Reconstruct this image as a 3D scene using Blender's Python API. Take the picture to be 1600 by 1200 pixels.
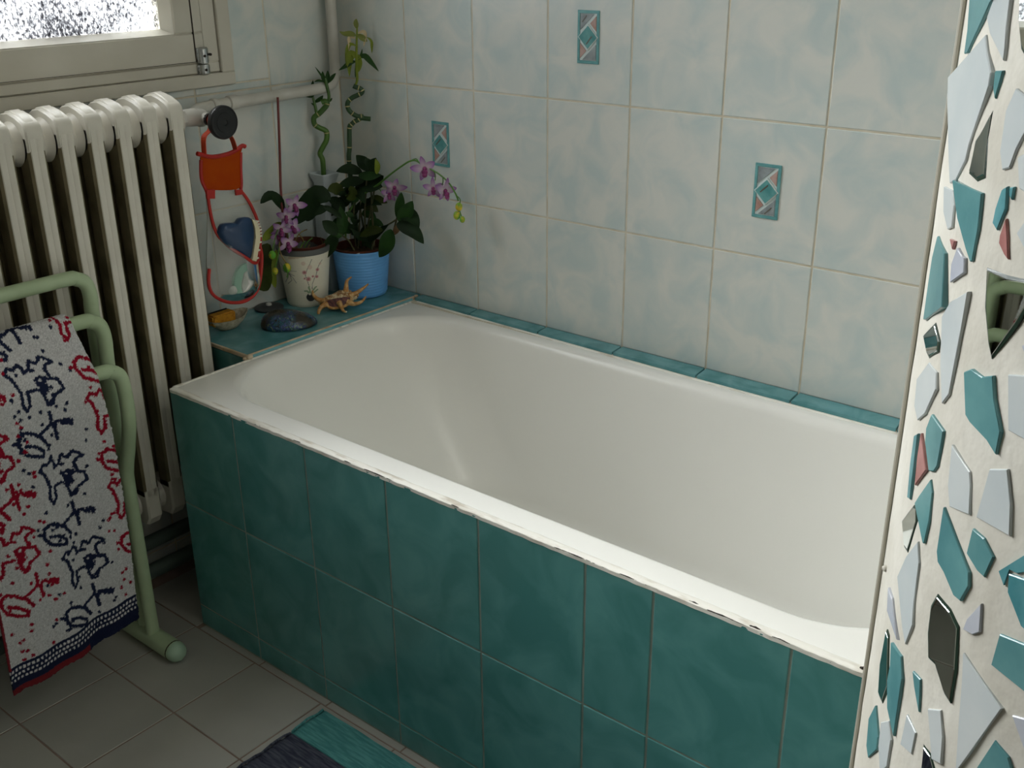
import bpy, bmesh, math, random
import numpy as np
from mathutils import Vector, Matrix, noise
random.seed(7)
rng = np.random.default_rng(7)
S = bpy.context.scene
for o in list(bpy.data.objects): bpy.data.objects.remove(o)
COL = S.collection
V = Vector
pi = math.pi

# ------------------------------------------------------------------ camera
cam_d = bpy.data.cameras.new('camera'); cam = bpy.data.objects.new('camera', cam_d); COL.objects.link(cam)
YAW, PITCH, ROLL = 0.6863, 0.398, -0.0092
CP = V((2.1734, -1.7711, 1.3578))
f_ = V((-math.sin(YAW)*math.cos(PITCH), math.cos(YAW)*math.cos(PITCH), -math.sin(PITCH)))
r_ = f_.cross(V((0, 0, 1))).normalized(); u_ = r_.cross(f_)
r2 = r_*math.cos(ROLL)+u_*math.sin(ROLL); u2 = -r_*math.sin(ROLL)+u_*math.cos(ROLL)
mw = Matrix((r2, u2, -f_)).transposed().to_4x4(); mw.translation = CP
cam.matrix_world = mw
cam_d.sensor_width = 36; cam_d.lens = 36*1663.9/1600; cam_d.clip_start = .02; cam_d.clip_end = 100
S.camera = cam

# ------------------------------------------------------------------ sky, light, exposure
W = bpy.data.worlds.new('sky'); S.world = W; W.use_nodes = True
nt = W.node_tree; nt.nodes.clear()
def nd(nt, t, **k):
    n = nt.nodes.new(t)
    for a, b in k.items(): setattr(n, a, b)
    return n
# overcast sky: brighter towards the zenith, dull ground below the horizon
tc = nd(nt, 'ShaderNodeTexCoord'); sp = nd(nt, 'ShaderNodeSeparateXYZ'); rm = nd(nt, 'ShaderNodeValToRGB')
bg = nd(nt, 'ShaderNodeBackground'); wo = nd(nt, 'ShaderNodeOutputWorld')
mr = nd(nt, 'ShaderNodeMapRange'); mr.inputs[1].default_value = -1; mr.inputs[2].default_value = 1
nt.links.new(tc.outputs['Generated'], sp.inputs[0]); nt.links.new(sp.outputs[2], mr.inputs[0]); nt.links.new(mr.outputs[0], rm.inputs[0])
cr = rm.color_ramp
cr.elements[0].position = .44; cr.elements[0].color = (.22, .22, .2, 1)
cr.elements[1].position = .52; cr.elements[1].color = (.5, .51, .50, 1)
e = cr.elements.new(1.0); e.color = (1.0, 1.0, .95, 1)
nt.links.new(rm.outputs[0], bg.inputs[0]); bg.inputs[1].default_value = SKY_STRENGTH = 11.5
nt.links.new(bg.outputs[0], wo.inputs[0])
def area(name, loc, rot, sx, sy, power, col=(1, 1, 1), portal=False):
    d = bpy.data.lights.new(name, 'AREA'); d.shape = 'RECTANGLE'; d.size = sx; d.size_y = sy; d.energy = power; d.color = col
    if portal: d.cycles.is_portal = True
    o = bpy.data.objects.new(name, d); COL.objects.link(o); o.location = loc; o.rotation_euler = rot
    return o
area('window_portal', (.10, -1.05, 1.72), (0, -pi/2, 0), 1.15, 1.28, 1, portal=True)
sun_d = bpy.data.lights.new('hazy_sun', 'SUN'); sun_d.energy = 20; sun_d.angle = math.radians(55); sun_d.color = (1, .99, .92)
sun = bpy.data.objects.new('hazy_sun', sun_d); COL.objects.link(sun); sun.rotation_euler = V((1.5, .10, -.65)).to_track_quat('-Z', 'Y').to_euler()
area('ceiling_lamp', (2.7, -.45, 2.42), (0, 0, 0), .6, .6, 5.2, (1, .99, .93))
area('side_fill_light', (3.25, -.4, 1.7), (0, pi/2, 0), .8, .8, 3.4, (1, .99, .93))  # added fill from the right; that wall has no window
S.view_settings.view_transform = 'Standard'; S.view_settings.look = 'None'
S.view_settings.gamma = 1; S.view_settings.use_curve_mapping = False
S.view_settings.exposure = -0.1

# ------------------------------------------------------------------ helpers
class MB:
    def __init__(s): s.v = []; s.f = []; s.c = None
    def add(s, vs, fs):
        b = len(s.v); s.v += [tuple(x) for x in vs]; s.f += [tuple(b+i for i in f) for f in fs]; return s
    def box(s, a, b, ch=0):
        """box a..b with chamfered edges ch"""
        x0, y0, z0 = a; x1, y1, z1 = b
        if not ch:
            return s.add([(x0,y0,z0),(x1,y0,z0),(x1,y1,z0),(x0,y1,z0),(x0,y0,z1),(x1,y0,z1),(x1,y1,z1),(x0,y1,z1)],
                         [(0,3,2,1),(4,5,6,7),(0,1,5,4),(1,2,6,5),(2,3,7,6),(3,0,4,7)])
        bm = bmesh.new(); bmesh.ops.create_cube(bm, size=1)
        for v in bm.verts:
            v.co = V(((x0+x1)/2+v.co.x*(x1-x0), (y0+y1)/2+v.co.y*(y1-y0), (z0+z1)/2+v.co.z*(z1-z0)))
        bmesh.ops.bevel(bm, geom=bm.edges[:], offset=ch, segments=1, affect='EDGES', profile=.5)
        return s.bm(bm)
    def bm(s, bm, M=None):
        bm.verts.index_update()
        vs = [(M @ v.co if M else v.co.copy()) for v in bm.verts]; fs = [[v.index for v in f.verts] for f in bm.faces]
        bm.free(); return s.add(vs, fs)
    def rings(s, rs, cap0=True, cap1=True, closed=True):
        n = len(rs[0]); vs = [p for r in rs for p in r]; fs = []
        m = n if closed else n-1
        for i in range(len(rs)-1):
            for j in range(m):
                k = (j+1) % n
                fs.append((i*n+j, i*n+k, (i+1)*n+k, (i+1)*n+j))
        if cap0: fs.append(tuple(range(n-1, -1, -1)))
        if cap1: fs.append(tuple((len(rs)-1)*n+j for j in range(n)))
        return s.add(vs, fs)
    def tube(s, pts, r, n=10, smooth=0, cap=True):
        pts = [V(p) for p in pts]
        if smooth: pts, r = resample(pts, smooth, r)
        if not hasattr(r, '__len__'): r = [r]*len(pts)
        rs = []; up = None
        for i, p in enumerate(pts):
            t = (pts[min(i+1, len(pts)-1)]-pts[max(i-1, 0)]).normalized()
            if up is None:
                up = t.orthogonal().normalized()
            else:
                up = (up - t*up.dot(t)); up = up.normalized() if up.length > 1e-6 else t.orthogonal().normalized()
            w = t.cross(up)
            rs.append([p+(up*math.cos(2*pi*k/n)+w*math.sin(2*pi*k/n))*r[i] for k in range(n)])
        return s.rings(rs, cap, cap)
    def lathe(s, prof, c=(0, 0, 0), n=32, axis=None, cap=True):
        """prof: (radius, height) list about z (or axis vector) at c"""
        c = V(c)
        if axis is None: X, Y, Z = V((1,0,0)), V((0,1,0)), V((0,0,1))
        else:
            Z = V(axis).normalized(); X = Z.orthogonal().normalized(); Y = Z.cross(X)
        rs = [[c+X*(r*math.cos(2*pi*k/n))+Y*(r*math.sin(2*pi*k/n))+Z*h for k in range(n)] for r, h in prof]
        return s.rings(rs, cap, cap)
    def prism(s, poly, d, ch=0):
        """polygon of 3D points extruded along vector d"""
        d = V(d); poly = [V(p) for p in poly]
        if ch:
            c = sum(poly, V())/len(poly); q = [p+(c-p).normalized()*ch for p in poly]; e = d.normalized()*ch
            return s.rings([q, [p+e for p in poly], [p+d-e for p in poly], [p+d for p in q]])
        return s.rings([poly, [p+d for p in poly]])
    def ball(s, c, r, n=10, sc=(1, 1, 1)):
        bm = bmesh.new(); bmesh.ops.create_uvsphere(bm, u_segments=n, v_segments=max(5, n*2//3), radius=r)
        for v in bm.verts: v.co = V((v.co.x*sc[0], v.co.y*sc[1], v.co.z*sc[2]))+V(c)
        return s.bm(bm)
def resample(pts, k, r=None):
    pts = [V(p) for p in pts]; n = len(pts); out = []; ro = []
    rl = r if hasattr(r, '__len__') else None
    for i in range(n-1):
        p0 = pts[max(i-1, 0)]; p1 = pts[i]; p2 = pts[i+1]; p3 = pts[min(i+2, n-1)]
        for j in range(k):
            t = j/k
            out.append(.5*((2*p1)+(p2-p0)*t+(2*p0-5*p1+4*p2-p3)*t*t+(3*p1-p0-3*p2+p3)*t**3))
            if rl: ro.append(rl[i]*(1-t)+rl[i+1]*t)
    out.append(pts[-1])
    if rl: ro.append(rl[-1])
    return out, (ro if rl else r)
def wloc(o):
    l = V((0, 0, 0))
    while o: l += V(o.location); o = o.parent
    return l
def build(name, mb, mat, parent=None, smooth=False, origin=None, angle=40, cols=None):
    """ONE mesh object from world-space geometry; origin moves the object's own origin there"""
    off = wloc(parent)
    loc = V(origin)-off if origin is not None else V((0, 0, 0))
    me = bpy.data.meshes.new(name)
    d = off+loc
    me.from_pydata([(x-d.x, y-d.y, z-d.z) for x, y, z in mb.v], [], mb.f)
    if cols is not None:
        a = me.color_attributes.new('Col', 'FLOAT_COLOR', 'POINT')
        c4 = np.ones((len(mb.v), 4), np.float32); c4[:, :3] = cols; a.data.foreach_set('color', c4.ravel())
    if smooth:
        me.polygons.foreach_set('use_smooth', [True]*len(me.polygons))
        if angle: me.set_sharp_from_angle(angle=math.radians(angle))
    me.materials.append(mat); me.update()
    o = bpy.data.objects.new(name, me); COL.objects.link(o)
    if parent: o.parent = parent
    o.location = loc
    return o
def place(name, me, loc, parent=None):
    o = bpy.data.objects.new(name, me); COL.objects.link(o)
    off = wloc(parent)
    if parent: o.parent = parent
    o.location = V(loc)-off
    return o
def thing(name, label, cat, loc, group=None):
    o = bpy.data.objects.new(name, None); COL.objects.link(o); o.location = loc; o.empty_display_size = .05
    o['label'] = label; o['category'] = cat
    if group: o['group'] = group
    return o
def tag(o, label=None, cat=None, group=None, kind=None):
    if label: o['label'] = label
    if cat: o['category'] = cat
    if group: o['group'] = group
    if kind: o['kind'] = kind
    return o
def rrect(x0, x1, y0, y1, r, z, n=8):
    r = max(1e-4, min(r, (x1-x0)/2-1e-4, (y1-y0)/2-1e-4)); out = []
    for cx, cy, a0 in ((x1-r, y1-r, 0), (x0+r, y1-r, 90), (x0+r, y0+r, 180), (x1-r, y0+r, 270)):
        for i in range(n+1):
            a = math.radians(a0+90*i/n); out.append(V((cx+r*math.cos(a), cy+r*math.sin(a), z)))
    return out

# ------------------------------------------------------------------ materials
MATS = {}
def mat(name, col, rough=.5, col2=None, scale=8, detail=4, dist=0., bump=0., bscale=None, metal=0., spec=.5, trans=0., rnd=False,
        lo=.35, hi=.65, coat=0., alpha=1., attr=False, sss=0., stretch=None, ior=1.45):
    m = bpy.data.materials.new(name); m.use_nodes = True; t = m.node_tree
    b = t.nodes['Principled BSDF']; L = t.links.new
    b.inputs['Base Color'].default_value = (*col, 1); b.inputs['Roughness'].default_value = rough
    b.inputs['Metallic'].default_value = metal; b.inputs['Specular IOR Level'].default_value = spec
    b.inputs['Transmission Weight'].default_value = trans; b.inputs['Coat Weight'].default_value = coat
    b.inputs['Alpha'].default_value = alpha; b.inputs['IOR'].default_value = ior
    if sss:
        b.inputs['Subsurface Weight'].default_value = sss; b.inputs['Subsurface Radius'].default_value = (.01, .006, .004)
    if col2 is not None or bump:
        tc = nd(t, 'ShaderNodeTexCoord'); vec = tc.outputs['Object']
        if stretch:
            mp = nd(t, 'ShaderNodeMapping'); mp.inputs['Scale'].default_value = stretch; L(vec, mp.inputs['Vector']); vec = mp.outputs[0]
        if rnd:
            oi = nd(t, 'ShaderNodeObjectInfo'); mm = nd(t, 'ShaderNodeVectorMath', operation='SCALE')
            cb = nd(t, 'ShaderNodeCombineXYZ'); ad = nd(t, 'ShaderNodeVectorMath', operation='ADD')
            L(oi.outputs['Random'], cb.inputs[0]); L(oi.outputs['Random'], cb.inputs[1]); L(cb.outputs[0], mm.inputs[0]); mm.inputs['Scale'].default_value = 37.
            L(vec, ad.inputs[0]); L(mm.outputs[0], ad.inputs[1]); vec = ad.outputs[0]
    if col2 is not None:
        n = nd(t, 'ShaderNodeTexNoise'); n.inputs['Scale'].default_value = scale; n.inputs['Detail'].default_value = detail
        n.inputs['Distortion'].default_value = dist; L(vec, n.inputs['Vector'])
        r = nd(t, 'ShaderNodeValToRGB'); r.color_ramp.elements[0].position = lo; r.color_ramp.elements[1].position = hi
        r.color_ramp.elements[0].color = (*col, 1); r.color_ramp.elements[1].color = (*col2, 1)
        L(n.outputs[0], r.inputs[0]); L(r.outputs[0], b.inputs['Base Color'])
    if attr:
        a = nd(t, 'ShaderNodeAttribute'); a.attribute_name = 'Col'; L(a.outputs['Color'], b.inputs['Base Color'])
    if bump:
        n2 = nd(t, 'ShaderNodeTexNoise'); n2.inputs['Scale'].default_value = bscale or scale*4; n2.inputs['Detail'].default_value = 3
        L(vec, n2.inputs['Vector']); bp = nd(t, 'ShaderNodeBump'); bp.inputs['Strength'].default_value = min(1, bump); bp.inputs['Distance'].default_value = .002
        L(n2.outputs[0], bp.inputs['Height']); L(bp.outputs[0], b.inputs['Normal'])
    MATS[name] = m; return m
def rgb(h):
    h = h.lstrip('#'); return tuple((lambda c: c/12.92 if c <= .04045 else ((c+.055)/1.055)**2.4)(int(h[i:i+2], 16)/255) for i in (0, 2, 4))

M_wtile = mat('pale_blue_marbled_tile', rgb('bfcbc9'), .22, rgb('d5d6cf'), scale=13, detail=9, dist=.7, bump=.08, bscale=40, rnd=True, lo=.34, hi=.62)
M_grout = mat('cream_grout', rgb('d6cfbd'), .85, rgb('c9bfa8'), scale=30, bump=.3, bscale=200)
M_teal = mat('dark_teal_tile', rgb('4a8583'), .2, rgb('5e9896'), scale=11, detail=6, dist=.8, bump=.05, bscale=30, rnd=True, lo=.35, hi=.65)
M_teal2 = mat('teal_ledge_tile', rgb('4a8488'), .22, rgb('679da2'), scale=18, detail=6, dist=.6, rnd=True)
M_sgrout = mat('beige_edge_grout', rgb('cfc0a6'), .9, rgb('b59d7c'), scale=40, bump=.4, bscale=300)
M_agrout = mat('grey_panel_grout', rgb('93a096'), .9, rgb('7d8a80'), scale=20, bump=.3, bscale=200)
M_ftile = mat('white_floor_tile', rgb('aeaca4'), .3, rgb('a4a29a'), scale=5, rnd=True, bump=.05, bscale=60)
M_fgrout = mat('brown_floor_grout', rgb('99857a'), .9, rgb('806e63'), scale=15)
M_paint = mat('white_wall_paint', rgb('d8d6cf'), .7, rgb('cfccc3'), scale=2)
M_ceil = mat('ceiling_paint', rgb('e0dfda'), .8)
M_frame = mat('aged_white_gloss_paint', rgb('c9c5b8'), .35, rgb('bdb8a9'), scale=6, bump=.15, bscale=60)
M_gap = mat('dark_gap', rgb('2d261f'), .9)
M_enamel = mat('white_bath_enamel', rgb('efeee8'), .24, spec=.45)
M_seal = mat('dirty_white_sealant', rgb('efece3'), .6, rgb('c2b8a6'), scale=70, detail=8, lo=.52, hi=.72, stretch=(.25, 1, 1), bump=.6, bscale=150)
M_rad = mat('radiator_white_paint', rgb('dcd8cc'), .3, rgb('d0cbbe'), scale=9, bump=.1, bscale=50)
M_raddark = mat('radiator_grime_and_shade', rgb('8a8064'), .7, rgb('5f573f'), scale=12)  # greenish-brown grime with the shade of the slots painted in
M_pipe = mat('pipe_white_paint', rgb('cbc9c1'), .4, rgb('bfbcb2'), scale=20, bump=.1, bscale=80)
M_dpipe = mat('dark_painted_pipe', rgb('44504a'), .5)
M_black = mat('black_plastic', rgb('17181a'), .35)
M_chrome = mat('chromed_metal', rgb('b8bcbd'), .18, metal=1.)
M_rack = mat('pale_green_rack_paint', rgb('b5c8a3'), .36, rgb('aabd97'), scale=15)
M_rackcap = mat('pale_green_plastic_cap', rgb('a5c1a8'), .4)
M_plaster = mat('white_plaster', rgb('d8d4c9'), .8, rgb('c7c2b5'), scale=14, detail=6, bump=.5, bscale=70)
M_shT = mat('teal_tile_shard', rgb('54868a'), .15, rgb('68999a'), scale=25, detail=5, rnd=True)
M_shW = mat('pale_blue_tile_shard', rgb('c3cacb'), .15, rgb('ccd1d0'), scale=25, rnd=True)
M_shG = mat('lavender_tile_shard', rgb('b6b9c4'), .15, rgb('c2c5cb'), scale=25, rnd=True)
M_shP = mat('pink_tile_shard', rgb('b98480'), .15, rgb('a56f6a'), scale=60, rnd=True)
M_shD = mat('embossed_teal_shard', rgb('4b888f'), .1, rgb('6ca4aa'), scale=40, rnd=True, bump=.3, bscale=60)
M_mirror = mat('mirror_glass', (.86, .9, .88), .015, metal=1.)
M_gedge = mat('green_glass_edge', rgb('22362a'), .3)
M_ins_t = mat('inset_teal_glaze', rgb('5a9294'), .25, rgb('6da3a4'), scale=60, rnd=True)
M_ins_d = mat('inset_diamond_glaze', rgb('4d8a8a'), .2, rgb('6ba3a2'), scale=50, rnd=True)
M_ins_p = mat('inset_pink_glaze', rgb('b39a92'), .2, rgb('a98378'), scale=60, rnd=True)
M_ins_g = mat('inset_grey_glaze', rgb('9aa3a5'), .2, rgb('7f8688'), scale=60, rnd=True)
M_ins_w = mat('inset_white_line', rgb('c8d4d2'), .3)
M_ins_b = mat('inset_brown_stroke', rgb('5d5a52'), .3)
M_towel = mat('terry_cotton', (1, 1, 1), .95, attr=True, bump=.9, bscale=900, spec=.1)
M_rugT = mat('teal_woven_rag', rgb('5fa09f'), .95, rgb('4a8888'), scale=240, lo=.4, hi=.6, stretch=(.10, 1, .2), bump=.8, bscale=500, spec=.1)
M_rugC = mat('charcoal_woven_rag', rgb('3a3d4c'), .95, rgb('565a66'), scale=240, lo=.4, hi=.6, stretch=(.10, 1, .2), bump=.8, bscale=500, spec=.1)
M_rugF = mat('cream_rag_fleck', rgb('c0ba94'), .95)
M_orange = mat('orange_film', rgb('9c3200'), .4, rgb('a64200'), scale=12, alpha=.97, spec=.1)
M_red = mat('red_binding', rgb('b02014'), .4, rgb('a01a12'), scale=50)
M_strap = mat('orange_strap', rgb('c2401c'), .6)
def pvc():
    m = bpy.data.materials.new('clear_soft_plastic'); m.use_nodes = True; t = m.node_tree; t.nodes.clear()
    o = nd(t, 'ShaderNodeOutputMaterial'); mx = nd(t, 'ShaderNodeMixShader'); tr = nd(t, 'ShaderNodeBsdfTransparent'); gl = nd(t, 'ShaderNodeBsdfGlossy'); df = nd(t, 'ShaderNodeBsdfDiffuse'); mx2 = nd(t, 'ShaderNodeMixShader')
    tr.inputs[0].default_value = (.93, .93, .92, 1); gl.inputs['Roughness'].default_value = .12; df.inputs[0].default_value = (.6, .6, .57, 1)
    fr = nd(t, 'ShaderNodeFresnel'); fr.inputs[0].default_value = 1.35
    t.links.new(fr.outputs[0], mx.inputs[0]); mx2.inputs[0].default_value = .2
    t.links.new(tr.outputs[0], mx2.inputs[1]); t.links.new(df.outputs[0], mx2.inputs[2])
    t.links.new(mx2.outputs[0], mx.inputs[1]); t.links.new(gl.outputs[0], mx.inputs[2]); t.links.new(mx.outputs[0], o.inputs[0]); return m
M_pvc = pvc()
M_brush = mat('dark_blue_plastic', rgb('1d3a5c'), .3)
M_bristle = mat('cream_plastic', rgb('d9cfae'), .5)
M_puffg = mat('mint_green_sponge', rgb('7fc0a4'), .8)
M_puffw = mat('white_sponge', rgb('d0d6d0'), .8, rgb('b2bab2'), scale=60)
M_potw = mat('cream_crackle_pot', (1, 1, 1), .5, attr=True, bump=.1, bscale=200)
M_potrim = mat('dark_grey_pot_liner', rgb('5a5c5a'), .6)
M_soil = mat('bark_soil', rgb('2f2318'), .95, rgb('5b4326'), scale=90, bump=1, bscale=120)
M_potb = mat('sky_blue_plastic', rgb('68aae8'), .45)
M_liner = mat('brown_nursery_pot', rgb('5a2c1d'), .6)
M_tagw = mat('white_plant_tag', rgb('b9bdb9'), .6)
M_vase = mat('white_porcelain', rgb('c9d3d6'), .12)
M_bam = mat('bamboo_green', rgb('4d7328'), .35, rgb('375a22'), scale=20)
M_bamd = mat('bamboo_dark_green', rgb('223f25'), .35, rgb('2e4d29'), scale=20)
M_node = mat('bamboo_node_ring', rgb('b3a878'), .6)
LEAF = [mat('leaf_green', rgb('294a1e'), .55, rgb('1f3a19'), scale=30, spec=.2), mat('leaf_pale_olive', rgb('737a42'), .55, rgb('737a3c'), scale=30, spec=.2),
        mat('leaf_yellow_green', rgb('76832a'), .5, rgb('667526'), scale=30, spec=.2), mat('leaf_withered_tan', rgb('bfae8a'), .6),
        mat('leaf_dark_green', rgb('142611'), .55, rgb('1c3217'), scale=25, spec=.2), mat('leaf_dried_brown', rgb('7d6243'), .7, rgb('6a5034'), scale=40),
        mat('leaf_dark_olive', rgb('2c3614'), .55, rgb('3c4819'), scale=20, spec=.2)]  # last entry: leaf of dark olive colour
M_stem = mat('stem_green', rgb('4d7a2c'), .45)
M_stemd = mat('stem_dark', rgb('2e3a1d'), .6, rgb('4c4526'), scale=30)
M_stake = mat('red_brown_stake', rgb('6e2f2c'), .5)
M_petal = mat('orchid_petal', (1, 1, 1), .55, attr=True, sss=.15)
M_lip = mat('orchid_lip_magenta', rgb('701f55'), .5, rgb('8c3a72'), scale=120)
M_bud = mat('orchid_bud', rgb('5da02c'), .45, rgb('c9b32c'), scale=60, lo=.45, hi=.62)
M_root = mat('aerial_root', rgb('8a7440'), .7, rgb('5d4a26'), scale=80)
M_conch = mat('conch_speckled', rgb('d9c6a0'), .4, rgb('9a6a38'), scale=150, detail=5, lo=.4, hi=.62, bump=.4, bscale=200)
M_spine = mat('conch_orange_spine', rgb('b07a3a'), .4, rgb('d0aa74'), scale=120, lo=.4, hi=.65)
M_aper = mat('conch_purple_mouth', rgb('4a2b30'), .3, rgb('7d4c44'), scale=70, stretch=(1, 4, 1))
M_tip = mat('conch_white_tip', rgb('e0d8c4'), .4)
def abal():
    m = mat('abalone_iridescent', rgb('2b2a2c'), .22, rgb('55503a'), scale=25, bump=.8, bscale=160)
    t = m.node_tree; b = t.nodes['Principled BSDF']; L = t.links.new
    tc = nd(t, 'ShaderNodeTexCoord'); n = nd(t, 'ShaderNodeTexNoise'); n.inputs['Scale'].default_value = 70; n.inputs['Detail'].default_value = 6; n.inputs['Distortion'].default_value = 1.5
    L(tc.outputs['Object'], n.inputs['Vector']); r = nd(t, 'ShaderNodeValToRGB'); el = r.color_ramp.elements
    el[0].position = .36; el[0].color = (*rgb('25231f'), 1); el[1].position = .7; el[1].color = (*rgb('8a7f5a'), 1)
    for p_, c_ in ((.45, '2c5f74'), (.5, '23272b'), (.54, '4b5f9a'), (.58, '2b2b30'), (.63, '57857c')):
        q = el.new(p_); q.color = (*rgb(c_), 1)
    n2 = nd(t, 'ShaderNodeTexNoise'); n2.inputs['Scale'].default_value = 16; L(tc.outputs['Object'], n2.inputs['Vector'])
    r2_ = nd(t, 'ShaderNodeValToRGB'); r2_.color_ramp.elements[0].position = .42; r2_.color_ramp.elements[1].position = .58; L(n2.outputs[0], r2_.inputs[0])
    mx = nd(t, 'ShaderNodeMix', data_type='RGBA'); L(r2_.outputs[0], mx.inputs[0]); L(n.outputs[0], r.inputs[0])
    mx.inputs[6].default_value = (*rgb('3a352c'), 1); L(r.outputs[0], mx.inputs[7]); L(mx.outputs[2], b.inputs['Base Color'])
    return m
M_aba = abal()
M_stop = mat('dark_rubber_stopper', rgb('3a3d3f'), .5)
M_dish = mat('shell_dish_speckled', rgb('c6bca4'), .6, rgb('9c927a'), scale=120, bump=.5, bscale=150)
M_sponge = mat('yellow_sponge', rgb('d2972c'), .95, rgb('b87c1f'), scale=150, bump=1, bscale=220)
M_spongeb = mat('black_scourer', rgb('24221f'), .95, bump=1, bscale=300)
def glasspane():
    m = bpy.data.materials.new('hammered_window_glass'); m.use_nodes = True; t = m.node_tree; t.nodes.clear(); L = t.links.new
    o = nd(t, 'ShaderNodeOutputMaterial'); tr = nd(t, 'ShaderNodeBsdfTransparent'); gl = nd(t, 'ShaderNodeBsdfGlossy'); mx = nd(t, 'ShaderNodeMixShader')
    tc = nd(t, 'ShaderNodeTexCoord'); mp = nd(t, 'ShaderNodeMapping'); mp.inputs['Scale'].default_value = (1, 1, .62)
    L(tc.outputs['Object'], mp.inputs[0])
    n = nd(t, 'ShaderNodeTexNoise'); n.inputs['Scale'].default_value = 210; n.inputs['Detail'].default_value = 2; n.inputs['Distortion'].default_value = .6; L(mp.outputs[0], n.inputs['Vector'])
    n2 = nd(t, 'ShaderNodeTexNoise'); n2.inputs['Scale'].default_value = 9; n2.inputs['Detail'].default_value = 3; L(mp.outputs[0], n2.inputs['Vector'])
    ma = nd(t, 'ShaderNodeMath', operation='MULTIPLY_ADD'); ma.inputs[1].default_value = .62; L(n2.outputs[0], ma.inputs[0]); L(n.outputs[0], ma.inputs[2])
    r = nd(t, 'ShaderNodeValToRGB'); r.color_ramp.elements[0].position = .56; r.color_ramp.elements[1].position = .86  # noise tint paints the bright and dark sparkle of refracted light
    r.color_ramp.elements[0].color = (.05, .05, .06, 1); r.color_ramp.elements[1].color = (.95, .97, 1, 1)
    q = r.color_ramp.elements.new(.68); q.color = (.17, .17, .19, 1)
    L(ma.outputs[0], r.inputs[0]); L(r.outputs[0], tr.inputs[0])
    gl.inputs['Roughness'].default_value = .25; mx.inputs[0].default_value = .05
    bp = nd(t, 'ShaderNodeBump'); bp.inputs['Distance'].default_value = .002; L(n.outputs[0], bp.inputs['Height']); L(bp.outputs[0], gl.inputs['Normal'])
    L(tr.outputs[0], mx.inputs[1]); L(gl.outputs[0], mx.inputs[2]); L(mx.outputs[0], o.inputs[0]); return m
M_pane = glasspane()

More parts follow.
